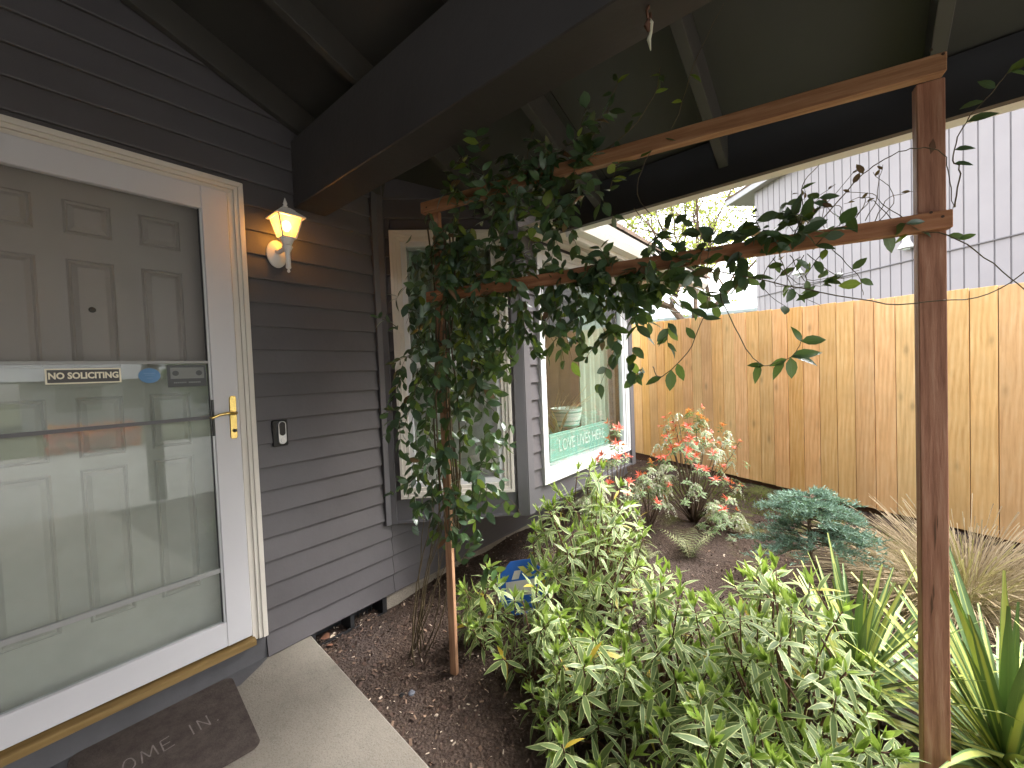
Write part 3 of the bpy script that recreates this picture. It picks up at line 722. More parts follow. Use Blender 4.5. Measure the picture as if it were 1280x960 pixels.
part(g, 'small_print', gp, bk)

s = N('worn_brown_mat'); v = s.coord(rand=False)
c = s.ramp(s.noise(v, 14, 7, .75), [(.3, (.05, .039, .035)), (.75, (.11, .09, .08))])
s.bump(s.noise(v, 160, 3), .6, .004); matm = s.base(c, .95, .1)
cor = []
for cx, cy, a0 in ((.535, -.05, 0), (.10, -.04, 90), (.06, -.44, 180), (.49, -.485, 270)):
    for a in np.linspace(a0, a0+90, 6): cor.append((cx+.035*math.cos(R(a)), cy+.035*math.sin(R(a))))
mt = thing('doormat', 'worn dark brown doormat with chalky COME IN lettering on the porch', 'doormat', (.3, -.25, .004))
part(G().prism(cor, .0050, .0070, 2), 'mat', matm, mt, bevel=.001)
ck = paint('faded_grey_lettering', (.19, .165, .15), .9, .3, 40)
# hand drawn strokes: COME IN.
def stroke(pts, w_=.0042):
    g = G(); pts = [(p[0]+rnd.gauss(0, .0008), p[1]+rnd.gauss(0, .0008)) for p in pts]
    for a, b in zip(pts[:-1], pts[1:]):
        d = Vector((b[0]-a[0], b[1]-a[1])); n = Vector((-d.y, d.x)).normalized()*w_/2
        vs = [(a[0]-n.x, a[1]-n.y), (b[0]-n.x, b[1]-n.y), (b[0]+n.x, b[1]+n.y), (a[0]+n.x, a[1]+n.y)]
        g.prism(vs, .0071, .0076, 2)
    return g
LT = {'O': [[(.5+.45*math.cos(a), .5+.5*math.sin(a)) for a in np.linspace(0, 6.28, 13)]], 'C': [[(.5+.45*math.cos(a), .5+.5*math.sin(a)) for a in np.linspace(.7, 5.6, 10)]],
      'M': [[(0, 0), (.15, 1), (.5, .2), (.85, 1), (1, 0)]], 'E': [[(.85, 1), (0, .95), (0, 0), (.9, .05)], [(0, .5), (.7, .5)]],
      'I': [[(.5, 0), (.5, 1)]], 'N': [[(0, 0), (0, 1), (.85, 0), (.85, 1)]], '.': [[(.3, 0), (.4, .08)]]}
x = .135
for ch in 'COME IN.':
    if ch == ' ': x += .03; continue
    w_ = {'M': .052, 'I': .028, '.': .02}.get(ch, .042)
    gg = G()
    for st_ in LT[ch]:
        q = stroke([(x+p[0]*w_*.85, -.262+p[1]*.068) for p in st_]); gg.add(q.v, q.f)
    x += w_+.006
    part(gg, 'letter', ck, mt)

# beam hook
hk = thing('hanging_hook', 'rusty ceiling hook with a scrap of white cord under the porch beam', 'hook', (1.03, -1.83, 2.208))
ring = [(1.03+.012*math.cos(a), -1.83, 2.188+.014*math.sin(a)) for a in np.linspace(R(90), R(400), 12)]
part(G().tube([(1.03, -1.83, 2.209), (1.03, -1.83, 2.202)]+ring, .0035, 6), 'hook', M['twig'], hk, smooth=True)
part(G().tube([(1.035, -1.83, 2.18), (1.03, -1.835, 2.165), (1.04, -1.83, 2.15), (1.032, -1.828, 2.13), (1.036, -1.83, 2.105)], [.003, .006, .004, .005, .001], 6), 'cord', M['flower'], hk, smooth=True)
part(G().tube([(1.03, -1.83, 2.172), (1.024, -1.827, 2.16), (1.027, -1.83, 2.145)], [.006, .008, .003], 6), 'knot', M['twig'], hk, smooth=True)

# ------------------------------------------------------------------ fence
fd = Vector((.380, .925, 0)).normalized(); fo = Vector((4.418, -3.117, 0)); fang = math.atan2(fd.y, fd.x)
fn = Vector((-fd.y, fd.x, 0))     # towards the garden
fence = thing('cedar_fence', 'tall orange stained cedar board fence behind the garden bed', 'fence', (4.418, -3.117, 0))
PW = .1405
pms = []
for k in range(4):
    g = G(); a = .004; g.prism([(0, 0), (PW-.005, 0), (PW-.005, .018), (0, .018)], 0, 1.80, 2)
    pms.append(g.mesh('fence_board', M['fence'], bevel=.0015))
ng = G()
s0 = -3.4; nb = 76
for i in range(nb):
    s_ = s0+i*PW; p = fo+fd*s_; zg = .0+.022*max(-1.5, s_)
    o = link('fence_board', pms[i % 4], fence, (p.x, p.y, zg+rnd.uniform(-.004, .004)))
    o.rotation_euler = (R(rnd.gauss(0, .12)), 0, fang+R(rnd.gauss(0, .35)))
    o.location += fn*rnd.uniform(0, .006); o.scale.z = 1+(.0208*max(0, s_))/1.8
    zt = zg+1.8*o.scale.z
    for zn in (zt-.16, zt-.85, zg+.28):
        for t in (.22, .5, .78):
            q = p+fd*(PW*t+rnd.uniform(-.008, .008))+fn*.0045; zz = zn+rnd.uniform(-.008, .008)
            m = Matrix.Translation(q) @ Matrix.Rotation(fang, 4, 'Z'); l_ = rnd.uniform(.006, .022)
            ng.add([tuple(m @ Vector(v)) for v in ((-.0022, .0, zz), (.0022, .0, zz), (.0028, .0005, zz-.006), (.001, .0, zz-l_), (-.001, .0, zz-l_), (-.0028, .0005, zz-.006))], [tuple(range(6))])
part(ng, 'nail_marks', M['nail'], fence, kind='stuff')
def frail(z0, z1, y0, y1, name, mat, sa=-3.4, sb=7.2, slope=.022):
    g = G()
    a = fo+fd*sa; b = fo+fd*sb; za = slope*max(-1.5, sa); zb_ = slope*sb
    vs = []
    for p, dz in ((a, za), (b, zb_)):
        for y in (y0, y1):
            for z in (z0, z1): q = p+fn*y; vs.append((q.x, q.y, z+dz))
    g.add(vs, [(0, 1, 3, 2), (4, 6, 7, 5), (0, 4, 5, 1), (2, 3, 7, 6), (0, 2, 6, 4), (1, 5, 7, 3)]); part(g, name, mat, fence)
frail(-.16, .012, -.045, -.022, 'kick_board', M['rot'])
for z in (.25, .95, 1.62): frail(z, z+.09, -.065, -.024, 'fence_rail', M['fence'])
frail(.02, 1.76, -.0235, -.006, 'gap_darkening_sheet', M['rot'])  # added dark sheet that stops light showing through the board gaps

# ------------------------------------------------------------------ trellis
T0 = Vector((1.27, -.733, 0)); td = Vector((.189, -.982, 0)).normalized(); TL = 1.665; tn = Vector((-td.y, td.x, 0))  # tn: away from camera side?
if (CAM-T0).dot(tn) > 0: tn = -tn     # tn points away from the camera
def TP(t, z, n=0): q = T0+td*t+tn*n; return Vector((q.x, q.y, z))
tang = math.atan2(td.y, td.x)
tre = thing('garden_trellis', 'red brown stained wooden trellis frame carrying the climbing vine', 'trellis', (T0.x, T0.y, 0))
def tpost(t, w_, d_, z0, z1, lean=0):
    g = G(); g.prism([(-w_/2, -d_/2), (w_/2, -d_/2), (w_/2, d_/2), (-w_/2, d_/2)], z0, z1, 2)
    me = g.mesh('post', M['post'], bevel=.002); p = TP(t, 0); o = link('post', me, tre, p); o.rotation_euler = (0, R(lean), tang)
tpost(0, .036, .022, -.12, 2.07, .4); tpost(TL, .056, .034, -.14, 2.05, 0)
def trail(a, b, za, zb_, hgt, d_, off, name='rail'):
    g = G(); L = b-a; g.box(0, L, -d_/2, d_/2, -hgt/2, hgt/2)
    me = g.mesh(name, M['postrail'], bevel=.002); p = TP(a, za, off); o = link(name, me, tre, p)
    o.rotation_euler = (0, -math.atan2(zb_-za, L), tang)
trail(-.035, TL+.020, 2.085, 2.072, .048, .034, -.036)
trail(-.03, TL+.030, 1.685, 1.678, .046, .030, -.034)
sc_ = metal('rusty_screw', (.12, .08, .06), .6)
for t, z in ((TL-.01, 2.108), (TL+.012, 2.09), (TL-.012, 1.70), (TL+.01, 1.685), (.0, 2.08), (0, 1.69)):
    part(G().lathe([(.0035, 0), (.0035, .0012), (.001, .0014)], k=8).xf(Matrix.Translation(TP(t, z, -.0535 if z > 1.9 else -.0495)) @ Matrix.Rotation(tang, 4, 'Z') @ Matrix.Rotation(R(90 if tn.y > 0 else 90), 4, 'X')), 'screw', sc_, tre)
# splits in the near post
for z0, z1, t, w_ in ((.80, .90, .004, .0035), (.86, .90, .009, .002), (.62, .68, -.004, .005), (.66, .71, .0, .003), (1.86, 1.90, .006, .014)):
    q = TL+t-.004; g = G(); m = Matrix.Translation(TP(q, 0, -.0172)) @ Matrix.Rotation(tang, 4, 'Z')
    g.add([tuple(m @ Vector(v)) for v in ((-w_*.3, -.0004, z0), (w_*.5, -.0004, z0+(z1-z0)*.35), (w_*.35, -.0004, z0+(z1-z0)*.7), (w_*.1, -.0004, z1), (-w_*.5, -.0004, z0+(z1-z0)*.6))]+[tuple(m @ Vector(v)) for v in ((-w_*.3, .002, z0), (w_*.5, .002, z0+(z1-z0)*.35), (w_*.35, .002, z0+(z1-z0)*.7), (w_*.1, .002, z1), (-w_*.5, .002, z0+(z1-z0)*.6))], [(0, 1, 2, 3, 4), (5, 6, 7, 8, 9)]+[(i, (i+1) % 5, 5+(i+1) % 5, 5+i) for i in range(5)])
    part(g, 'split', M['nail'], tre)

# ---- climbing vine
vine = thing('climbing_vine', 'evergreen climbing vine with glossy dark leaves draped over the trellis', 'vine', (T0.x, T0.y, -.08))
VT = [leaf_template(.24, .18, .15, 4, shape='oval'), leaf_template(.20, .30, .22, 4, shape='lance'), leaf_template(.28, .08, .10, 4, shape='oval')]
VM = [M['vine_a'], M['vine_b'], M['vine_c'], M['vine_d']]
P = dict(
 col=([(-.064, 1.999), (.247, 2.006), (.389, 1.679), (.38, 1.481), (.286, 1.316), (.366, 1.178), (.259, 1.002), (.281, .864), (.139, .705), (-.071, .639), (-.219, .659), (-.164, .98), (-.237, 1.213), (-.223, 1.448), (-.133, 1.672), (-.097, 1.856)], 1380, .09),
 top=([(.058, 2.1), (.215, 2.201), (.483, 2.147), (.685, 2.123), (.735, 2.212), (.795, 2.179), (.82, 2.057), (.803, 1.975), (.678, 1.929), (.577, 1.889), (.323, 1.923)], 560, .07),
 mid=([(.029, 1.981), (.613, 1.928), (.572, 1.749), (.387, 1.646), (.056, 1.651)], 400, .06),
 hang=([(.062, 1.758), (.605, 1.744), (.909, 1.724), (.989, 1.683), (.905, 1.583), (.875, 1.501), (.826, 1.329), (.783, 1.39), (.706, 1.395), (.595, 1.48), (.492, 1.504), (.376, 1.38), (.133, 1.428)], 500, .06),
 rail=([(.57, 1.72), (.795, 1.755), (.99, 1.735), (1.116, 1.745), (1.276, 1.745), (1.40, 1.765), (1.42, 1.69), (1.295, 1.655), (1.161, 1.64), (1.063, 1.60), (.904, 1.56), (.729, 1.605)], 400, .05),
 hang2=([(.851, 1.648), (1.115, 1.663), (1.252, 1.641), (1.228, 1.518), (1.11, 1.478), (1.058, 1.374), (.897, 1.297), (.859, 1.444)], 50, .06),
 rail2=([(1.379, 1.741), (1.493, 1.74), (1.581, 1.7), (1.63, 1.657), (1.492, 1.649), (1.378, 1.646)], 22, .03),
 low=([(-.093, .675), (.181, .674), (.277, .51), (.122, .37), (.063, .508), (-.029, .53)], 45, .05))
def inside(p, poly):
    c = False; n = len(poly)
    for i in range(n):
        a, b = poly[i], poly[i-1]
        if (a[1] > p[1]) != (b[1] > p[1]) and p[0] < (b[0]-a[0])*(p[1]-a[1])/(b[1]-a[1])+a[0]: c = not c
    return c
items = []; stemg = G()
towards = -tn
def vleaf(p, d=None, s=None, mi=None):
    d = d if d is not None else (Vector((0, 0, -rnd.uniform(-.1, 1.1)))+rv(.55)+towards*.25)
    nrm = towards*rnd.uniform(.2, 1)+Vector((0, 0, rnd.uniform(.1, .9)))+rv(.35)
    if mi is None:
        q = rnd.random(); mi = 0 if q < .62 else 1 if q < .93 else 2 if q < .985 else 3
    items.append((frame(p, d, nrm, s or rnd.uniform(.042, .066), rnd.uniform(.85, 1.15)), rnd.choice((0, 0, 1, 2)), mi))
for k, (poly, n, dep) in P.items():
    x0 = min(p[0] for p in poly); x1 = max(p[0] for p in poly); z0 = min(p[1] for p in poly); z1 = max(p[1] for p in poly); c = 0
    # sprigs: short shoots carrying pairs of leaves
    while c < n:
        t, z = rnd.uniform(x0, x1), rnd.uniform(z0, z1)
        if not inside((t, z), poly): continue
        nn = rnd.gauss(-.06 if k[:4] in ('rail', 'top') else -.02, dep*.8); p0 = TP(t, z, nn)
        if rnd.random() < .6:
            d0 = (Vector((0, 0, -.9 if k.startswith('h') or k == 'col' else rnd.uniform(-.6, .8)))+rv(.5)).normalized(); L = rnd.uniform(.05, .13)
            pts = [p0+d0*L*q+Vector((0, 0, -.25*L*q*q)) for q in (0, .33, .66, 1)]
            stemg.tube(pts, [.0016, .0014, .0011, .0008], 4, False)
            for q in range(4):
                for sg in (-1, 1):
                    side = d0.cross(Vector((0, 0, 1))+rv(.5)).normalized()*sg
                    vleaf(pts[q], d0*.6+side*.8+Vector((0, 0, -.25))); c += 1
        else: vleaf(p0); c += 1
# leaves spilling through edge: trailing shoots with their own sparse leaves
def shoot(tz_, r_=.0018, leaves=(), dens=0, size=.06, off=-.03, wob=.004):
    pts = [TP(t, z, off) for t, z in tz_]
    # catmull-ish resample
    out = []
    for i in range(len(pts)-1):
        p0 = pts[max(0, i-1)]; p1 = pts[i]; p2 = pts[i+1]; p3 = pts[min(len(pts)-1, i+2)]
        for q in range(5):
            t = q/5; out.append(.5*((2*p1)+(p2-p0)*t+(2*p0-5*p1+4*p2-p3)*t*t+(3*p1-p0-3*p2+p3)*t**3)+rv(wob*.3))
    out.append(pts[-1])
    n = len(out); stemg.tube(out, [r_*(1-.5*i/n) for i in range(n)], 5)
    for q, a, s_, mi in leaves:
        i = min(n-2, int(q*(n-1))); tg = (out[i+1]-out[i]).normalized(); side = (td*math.cos(R(a))+Vector((0, 0, 1))*math.sin(R(a)))
        items.append((frame(out[i], side+tn*rnd.uniform(-.25, .25), towards+Vector((0, 0, .5))+rv(.3), s_), rnd.choice((0, 1)), mi))
    for _ in range(dens):
        i = rnd.randrange(n); vleaf(out[i], None, size*rnd.uniform(.7, 1.15))
    return out
shoot([(1.150, 1.60), (1.171, 1.525), (1.221, 1.391), (1.268, 1.324), (1.310, 1.328), (1.35, 1.345), (1.374, 1.393)], leaves=[(.55, 170, .045, 1), (.5, 250, .06, 0), (.75, 235, .065, 0), (.82, 275, .065, 0), (.8, 15, .085, 1), (.85, -15, .07, 0), (.98, 5, .065, 1), (.98, 110, .05, 1), (.78, 200, .05, 1)], off=-.05)
shoot([(.95, 1.33), (.979, 1.295), (1.063, 1.374), (1.11, 1.478), (1.14, 1.55), (1.15, 1.64)], leaves=[(.2, 200, .06, 0), (.3, 265, .075, 0), (.35, 285, .06, 1), (.5, 120, .05, 1), (.6, 0, .05, 0), (.8, 330, .06, 0), (.7, 20, .05, 1)], off=-.05)
shoot([(1.09, 1.65), (1.173, 1.615), (1.376, 1.538), (1.561, 1.474), (1.645, 1.471), (1.752, 1.475), (1.837, 1.549), (1.87, 1.62)], r_=.0022, leaves=[(.12, 170, .05, 0), (.2, 0, .06, 0), (.32, 190, .06, 1), (.93, 80, .03, 3), (.85, 60, .03, 3)], off=-.06)
shoot([(1.60, 1.665), (1.685, 1.636), (1.767, 1.55), (1.837, 1.465), (1.95, 1.40)], leaves=[(.3, 20, .035, 1), (.25, 340, .035, 1)], off=-.045)
shoot([(1.38, 1.70), (1.418, 1.721), (1.494, 1.809), (1.548, 1.851), (1.615, 1.87), (1.671, 1.84), (1.686, 1.762), (1.69, 1.698)], leaves=[(.2, 140, .035, 3), (.3, 60, .03, 3), (.35, 110, .035, 3)], off=-.06)
shoot([(1.69, 1.70), (1.70, 1.78), (1.687, 1.825), (1.71, 1.901), (1.762, 1.966), (1.79, 2.0)], leaves=[(.75, 185, .045, 0), (.8, 140, .04, 0), (.95, 30, .07, 1), (.97, 330, .035, 1), (.45, 0, .04, 0), (.35, -10, .04, 0), (.6, 10, .055, 0)], off=-.07)
shoot([(.985, 1.70), (.992, 1.793), (.915, 1.92), (.96, 2.047), (1.04, 2.118), (1.106, 2.292), (1.191, 2.435)], leaves=[(.55, 200, .05, 1), (.62, 340, .05, 1), (.45, 170, .05, 1), (.8, 320, .045, 2), (.75, 150, .04, 2)], off=-.05)
shoot([(1.36, 1.70), (1.38, 1.765), (1.381, 1.836), (1.421, 1.885)], leaves=[(.3, 200, .04, 1), (.35, 10, .02, 1), (.6, 30, .035, 1), (.5, 180, .04, 1)], off=-.05)
shoot([(.90, 1.88), (.914, 1.864), (1.052, 1.606)], off=-.02, leaves=[(.8, 290, .05, 1)])
shoot([(.72, 2.12), (.80, 2.22), (.84, 2.30), (.86, 2.34)], leaves=[(.5, 60, .05, 0), (.7, 170, .04, 0), (.9, 30, .045, 2), (1, 120, .04, 0)])
shoot([(.78, 2.10), (.9, 2.16), (.98, 2.25), (1.0, 2.33)], leaves=[(.3, 60, .05, 0), (.5, 170, .04, 0), (.7, 20, .045, 2), (.9, 150, .04, 2)], dens=4)
shoot([(.50, 2.12), (.50, 2.2), (.53, 2.27)], leaves=[(.5, 60, .04, 0), (1, 100, .045, 0)])
for a in range(16):   # dangling tips under the masses
    t = rnd.uniform(.45, .92); z = 1.62; L = rnd.uniform(.1, .3)
    shoot([(t, z), (t+rnd.uniform(-.03, .03), z-L*.5), (t+rnd.uniform(-.06, .06), z-L)], r_=.0014, dens=int(L*28), off=rnd.uniform(-.08, .05))
for a in range(14):
    z = rnd.uniform(.75, 1.9); sg = rnd.choice((-1, 1)); L = rnd.uniform(.08, .2); t0 = -.12 if sg < 0 else .28
    shoot([(t0, z), (t0+sg*L*.5, z+.02), (t0+sg*L, z-.04)], r_=.0013, dens=int(L*40), off=rnd.uniform(-.08, .08))
# bare tangle of twigs along the lower right rail
for a in range(16):
    t = rnd.uniform(1.35, 1.62); shoot([(t, 1.70), (t+rnd.uniform(-.06, .06), 1.76), (t+rnd.uniform(-.08, .1), 1.70+rnd.uniform(.05, .16))], r_=.0012, off=rnd.uniform(-.08, -.02), leaves=[(.9, rnd.uniform(0, 180), .018, 3)])
for a in range(10):
    t = rnd.uniform(1.15, 1.45); shoot([(t, 1.64), (t+rnd.uniform(-.08, .08), 1.56), (t+rnd.uniform(-.05, .14), 1.53+rnd.uniform(-.08, .06))], r_=.0013, off=rnd.uniform(-.08, -.02), dens=3, size=.045)
# bare stems at the foot
foot = [(.0+rnd.uniform(-.05, .02), -.1) for _ in range(12)]
base_pt = Vector((1.241, -.48, -.09))
for k in range(10):
    top = TP(rnd.uniform(-.12, .12), rnd.uniform(.5, .95), rnd.uniform(-.06, .08)); b = base_pt+Vector((rnd.gauss(0, .03), rnd.gauss(0, .03), 0))
    mid = b.lerp(top, .35)+Vector((rnd.gauss(0, .075), rnd.gauss(0, .075), rnd.uniform(0, .08))); m2 = b.lerp(top, .7)+Vector((rnd.gauss(0, .04), rnd.gauss(0, .04), 0))
    cps = [b, mid, m2, top]; out = []
    for q in range(13):
        t = q/12; out.append(b*(1-t)**3+mid*3*t*(1-t)**2+m2*3*t*t*(1-t)+top*t**3+rv(.003))
    stemg.tube(out, [.0036*(1-.55*q/12)*rnd.uniform(.9, 1.1) for q in range(13)], 5)
for k in range(9):   # long main vines up the post and along the rails
    a = TP(rnd.uniform(-.06, .06), .6, rnd.uniform(-.05, .05)); b = TP(rnd.uniform(-.04, .1), 2.0, rnd.uniform(-.04, .04)); stemg.tube(curve(a, b, 0, .03, 14), .004, 5)
for k in range(7):
    zr = rnd.choice((1.69, 2.08)); a = TP(0, zr, 0); b = TP(rnd.uniform(.8, 1.6) if zr < 2 else .8, zr+.02, -.02); stemg.tube(curve(a, b, 0, .03, 18), [.0035*(1-.6*i/18) for i in range(19)], 5)
for (a, b, z, mi) in ((.02, .03, .40, 2), (.08, .02, .33, 2), (.10, .05, .44, 1)): vleaf(TP(a+.1, z, 0), Vector((0, 0, -1))+rv(.2), .085, mi)
foliage(vine, items, VT, VM, 300)
part(stemg, 'stem', M['vinestem'], vine, smooth=True)

# ------------------------------------------------------------------ variegated shrubs
DT = [leaf_template(.112, .22, .10, 5, shape='lance'), leaf_template(.100, .45, .08, 5, shape='lance'), leaf_template(.120, .05, .14, 5, shape='lance')]
def daphne(label, cx, cy, rx, ry, zt, nshoot, np_=300, lf=.086, dens_low=.35, seed=1, group='variegated shrubs in the bed'):
    r_ = random.Random(seed); z0 = gz(cx, cy)
    o = thing('variegated_shrub', label, 'shrub', (cx, cy, z0), group); items = []; sg = G()
    base = Vector((cx, cy, z0-.02))
    for k in range(nshoot):
        a = r_.uniform(0, 6.283); el = math.asin(min(1, r_.random()**.75)) if k % 3 else r_.uniform(-.05, .5)
        rad = r_.uniform(.70, 1.16) if k % 4 else r_.uniform(.35, .8)
        H = zt-z0
        tip = Vector((cx+rx*rad*math.cos(a)*math.cos(el), cy+ry*rad*math.sin(a)*math.cos(el), z0+.05+H*.95*max(.08, math.sin(max(el, 0.05)))*min(1, rad+.05)))
        dirn = Vector((math.cos(a)*math.cos(el)*.7, math.sin(a)*math.cos(el)*.7, .55+math.sin(el)*.7)).normalized()
        dirn = (dirn+Vector((r_.gauss(0, .3), r_.gauss(0, .3), r_.gauss(0, .2)))).normalized()
        mid = base.lerp(tip, .5)+Vector((0, 0, -H*.05))
        if k % 2 == 0:
            pts = [(base*(1-t)**2+mid*2*t*(1-t)+tip*t*t)+Vector((r_.gauss(0, .004), r_.gauss(0, .004), 0)) for t in [i/7 for i in range(8)]]
            sg.tube(pts, [.0065*(1-.65*i/7) for i in range(8)], 5)
        else:
            pts = [tip-dirn*.14*(1-t)+Vector((0, 0, -.03*(1-t)**2)) for t in (0, .33, .66, 1)]
            sg.tube(pts, [.003, .003, .0026, .002], 4)
        x = dirn.orthogonal().normalized(); y = dirn.cross(x)
        # mature whorl, fairly flat to drooping
        nl = r_.randint(5, 9); a0 = r_.uniform(0, 6.28)
        for i in range(nl):
            th = a0+i*2.4; q = i/nl
            out = (x*math.cos(th)+y*math.sin(th)); lift = .62-q*.85+r_.gauss(0, .15)
            p = tip-dirn*(.012+.055*q); d = out+dirn*lift+Vector((0, 0, -.18*q))
            items.append((frame(p+out*.003, d, dirn+Vector((0, 0, .35)), lf*r_.uniform(.75, 1.15), r_.uniform(.85, 1.2)), r_.choice((0, 1)), 0))
        for i in range(r_.randint(5, 9)):   # young bright tuft
            th = r_.uniform(0, 6.28); out = (x*math.cos(th)+y*math.sin(th))
            d = out*r_.uniform(.2, .55)+dirn; items.append((frame(tip, d, -out+dirn*.3, lf*r_.uniform(.42, .85), r_.uniform(.8, 1.1)), 2, 1))
        for i in range(r_.randint(0, 4)):   # odd leaves down the shoot
            q = r_.uniform(.06, .2); th = r_.uniform(0, 6.28); out = (x*math.cos(th)+y*math.sin(th)); items.append((frame(tip-dirn*q, out+Vector((0, 0, -.3)), Vector((0, 0, 1))+out*.3, lf*r_.uniform(.6, 1), 1), 1, 0))
    foliage(o, items, DT, [M['daph_a'], M['daph_b']], np_)
    part(sg, 'stem', M['twig'], o, smooth=True)
daphne('large cream edged shrub below the picture window', 2.06, -1.04, .41, .36, .76, 140, seed=1)
daphne('cream edged shrub half hiding the blue garden sign', 1.44, -1.10, .21, .18, .34, 44, seed=2)
daphne('low cream edged shrub hanging over bare mulch at the bed front', 1.36, -1.42, .26, .22, .35, 50, seed=3)
daphne('cream edged shrub in the middle of the bed front', 1.62, -1.60, .32, .26, .48, 78, seed=4)
daphne('cream edged shrub just left of the near trellis post', 1.62, -2.02, .34, .28, .60, 104, seed=5)
daphne('cream edged shrub at the foot of the near trellis post', 1.24, -1.98, .24, .28, .34, 75, seed=6)
daphne('cream edged shrub between the yuccas and the mulch path', 1.95, -1.86, .28, .22, .48, 50, seed=8)
daphne('low cream edged shrub in front of the near trellis post', 1.36, -2.30, .20, .16, .26, 50, seed=9)
daphne('small cream edged shrub beside the far trellis post', 1.50, -.72, .16, .13, .30, 26, seed=10)
daphne('cream edged shrub right of the near trellis post', 1.50, -2.62, .22, .18, .34, 44, seed=7)
# ------------------------------------------------------------------ yuccas
YT = [leaf_template(.031, .10, .25, 9, shape='sword'), leaf_template(.031, .38, .25, 9, shape='sword'), leaf_template(.032, -.04, .25, 9, shape='sword')]
def yucca(label, cx, cy, n, L, seed):
    r_ = random.Random(seed); z0 = gz(cx, cy); o = thing('yucca', label, 'yucca', (cx, cy, z0), 'yuccas by the near post'); items = []
    for i in range(n):
        a = i*2.399+r_.uniform(-.2, .2); q = (i+.5)/n; el = R(82-62*q+r_.uniform(-8, 8))
        d = Vector((math.cos(a)*math.cos(el), math.sin(a)*math.cos(el), math.sin(el)))
        p = Vector((cx, cy, z0+.02+.08*(1-q)))+Vector((math.cos(a), math.sin(a), 0))*.02
        items.append((frame(p, d, Vector((-math.cos(a)*math.sin(el), -math.sin(a)*math.sin(el), math.cos(el))), L*r_.uniform(.75, 1.1)), 0 if q < .5 else r_.choice((0, 1, 1)), 0))
    foliage(o, items, YT, [M['yucca']], 300)
yucca('yellow striped yucca right of the near trellis post', 2.0, -2.58, 95, .58, 21)
yucca('yellow striped yucca behind the near trellis post', 2.10, -2.20, 80, .52, 22)
yucca('yellow striped yucca at the right edge of the bed', 1.95, -2.95, 70, .55, 23)

# ------------------------------------------------------------------ dry grass clump
def dry(label, cx, cy, n, L, seed, spread=.22):
    r_ = random.Random(seed); z0 = gz(cx, cy); items = []
    Tg = [leaf_template(.0055, .5, .01, 7, shape='blade'), leaf_template(.0055, 1.1, .01, 7, shape='blade')]
    o = thing('dry_grass_clump', label, 'grass', (cx, cy, z0))
    for i in range(n):
        a = r_.uniform(0, 6.28); q = math.sqrt(r_.random()); d = Vector((math.cos(a)*q*.75, math.sin(a)*q*.75, 1)); p = (cx+math.cos(a)*q*spread*.5, cy+math.sin(a)*q*spread*.5, z0)
        d += Vector((r_.gauss(0, .35), r_.gauss(0, .35), 0))
        items.append((frame(p, d, Vector((-math.cos(a), -math.sin(a), .3)), L*r_.uniform(.5, 1.15), r_.uniform(.8, 1.4)), r_.choice((0, 1)), 0))
    foliage(o, items, Tg, [M['straw']], 300, pname='blade', mass='blades')
dry('straw coloured dried grass clump at the fence behind the near post', 3.40, -2.70, 2600, .36, 31, .6)
dry('small dried grass clump left of the near post', 3.05, -2.48, 700, .24, 32, .34)

# ------------------------------------------------------------------ blue dwarf conifer
def conifer():
    cx, cy = 3.05, -2.02; z0 = gz(cx, cy); r_ = random.Random(41)
    o = thing('blue_dwarf_conifer', 'spreading blue green dwarf conifer on a short bent trunk', 'conifer', (cx, cy, z0)); items = []; sg = G()
    T = [leaf_template(.13, .1, .05, 1, shape='blade')]
    sg.tube([(cx+.02, cy-.04, z0-.03), (cx+.0, cy-.02, z0+.1), (cx-.02, cy+.02, z0+.2), (cx, cy+.03, z0+.52)], [.018, .015, .012, .007], 7)
    for i in range(70):
        a = r_.uniform(0, 6.28); q = r_.random(); zz = z0+.22+.34*q; L = (.39-.20*q)*r_.uniform(.6, 1.08)
        p0 = Vector((cx-.01, cy+.02, zz)); d = Vector((math.cos(a), math.sin(a), .12+.28*q)).normalized()
        pts = [p0+d*L*t+Vector((0, 0, -.09*t*t)) for t in [k/6 for k in range(7)]]
        sg.tube(pts, [.005*(1-.8*k/6) for k in range(7)], 4)
        for t in range(16):
            f = .22+.78*t/15; p = p0+d*L*f+Vector((0, 0, -.09*f*f)); sd = d.cross(Vector((0, 0, 1))).normalized()*(1 if t % 2 else -1)
            tw = (d*.9+sd*r_.uniform(.3, .9)+Vector((0, 0, r_.uniform(-.1, .35)))).normalized(); tl_ = r_.uniform(.03, .075)
            for n_ in range(16):
                b = p+tw*tl_*n_/15
                nd_ = tw*.6+Vector((r_.gauss(0, .6), r_.gauss(0, .6), r_.gauss(.25, .45)))
                items.append((frame(b, nd_, rv(), r_.uniform(.016, .028)), 0, 0))
    foliage(o, items, T, [M['blue_needle']], 0, mass='needles'); part(sg, 'trunk', M['bark'], o, smooth=True)
conifer()

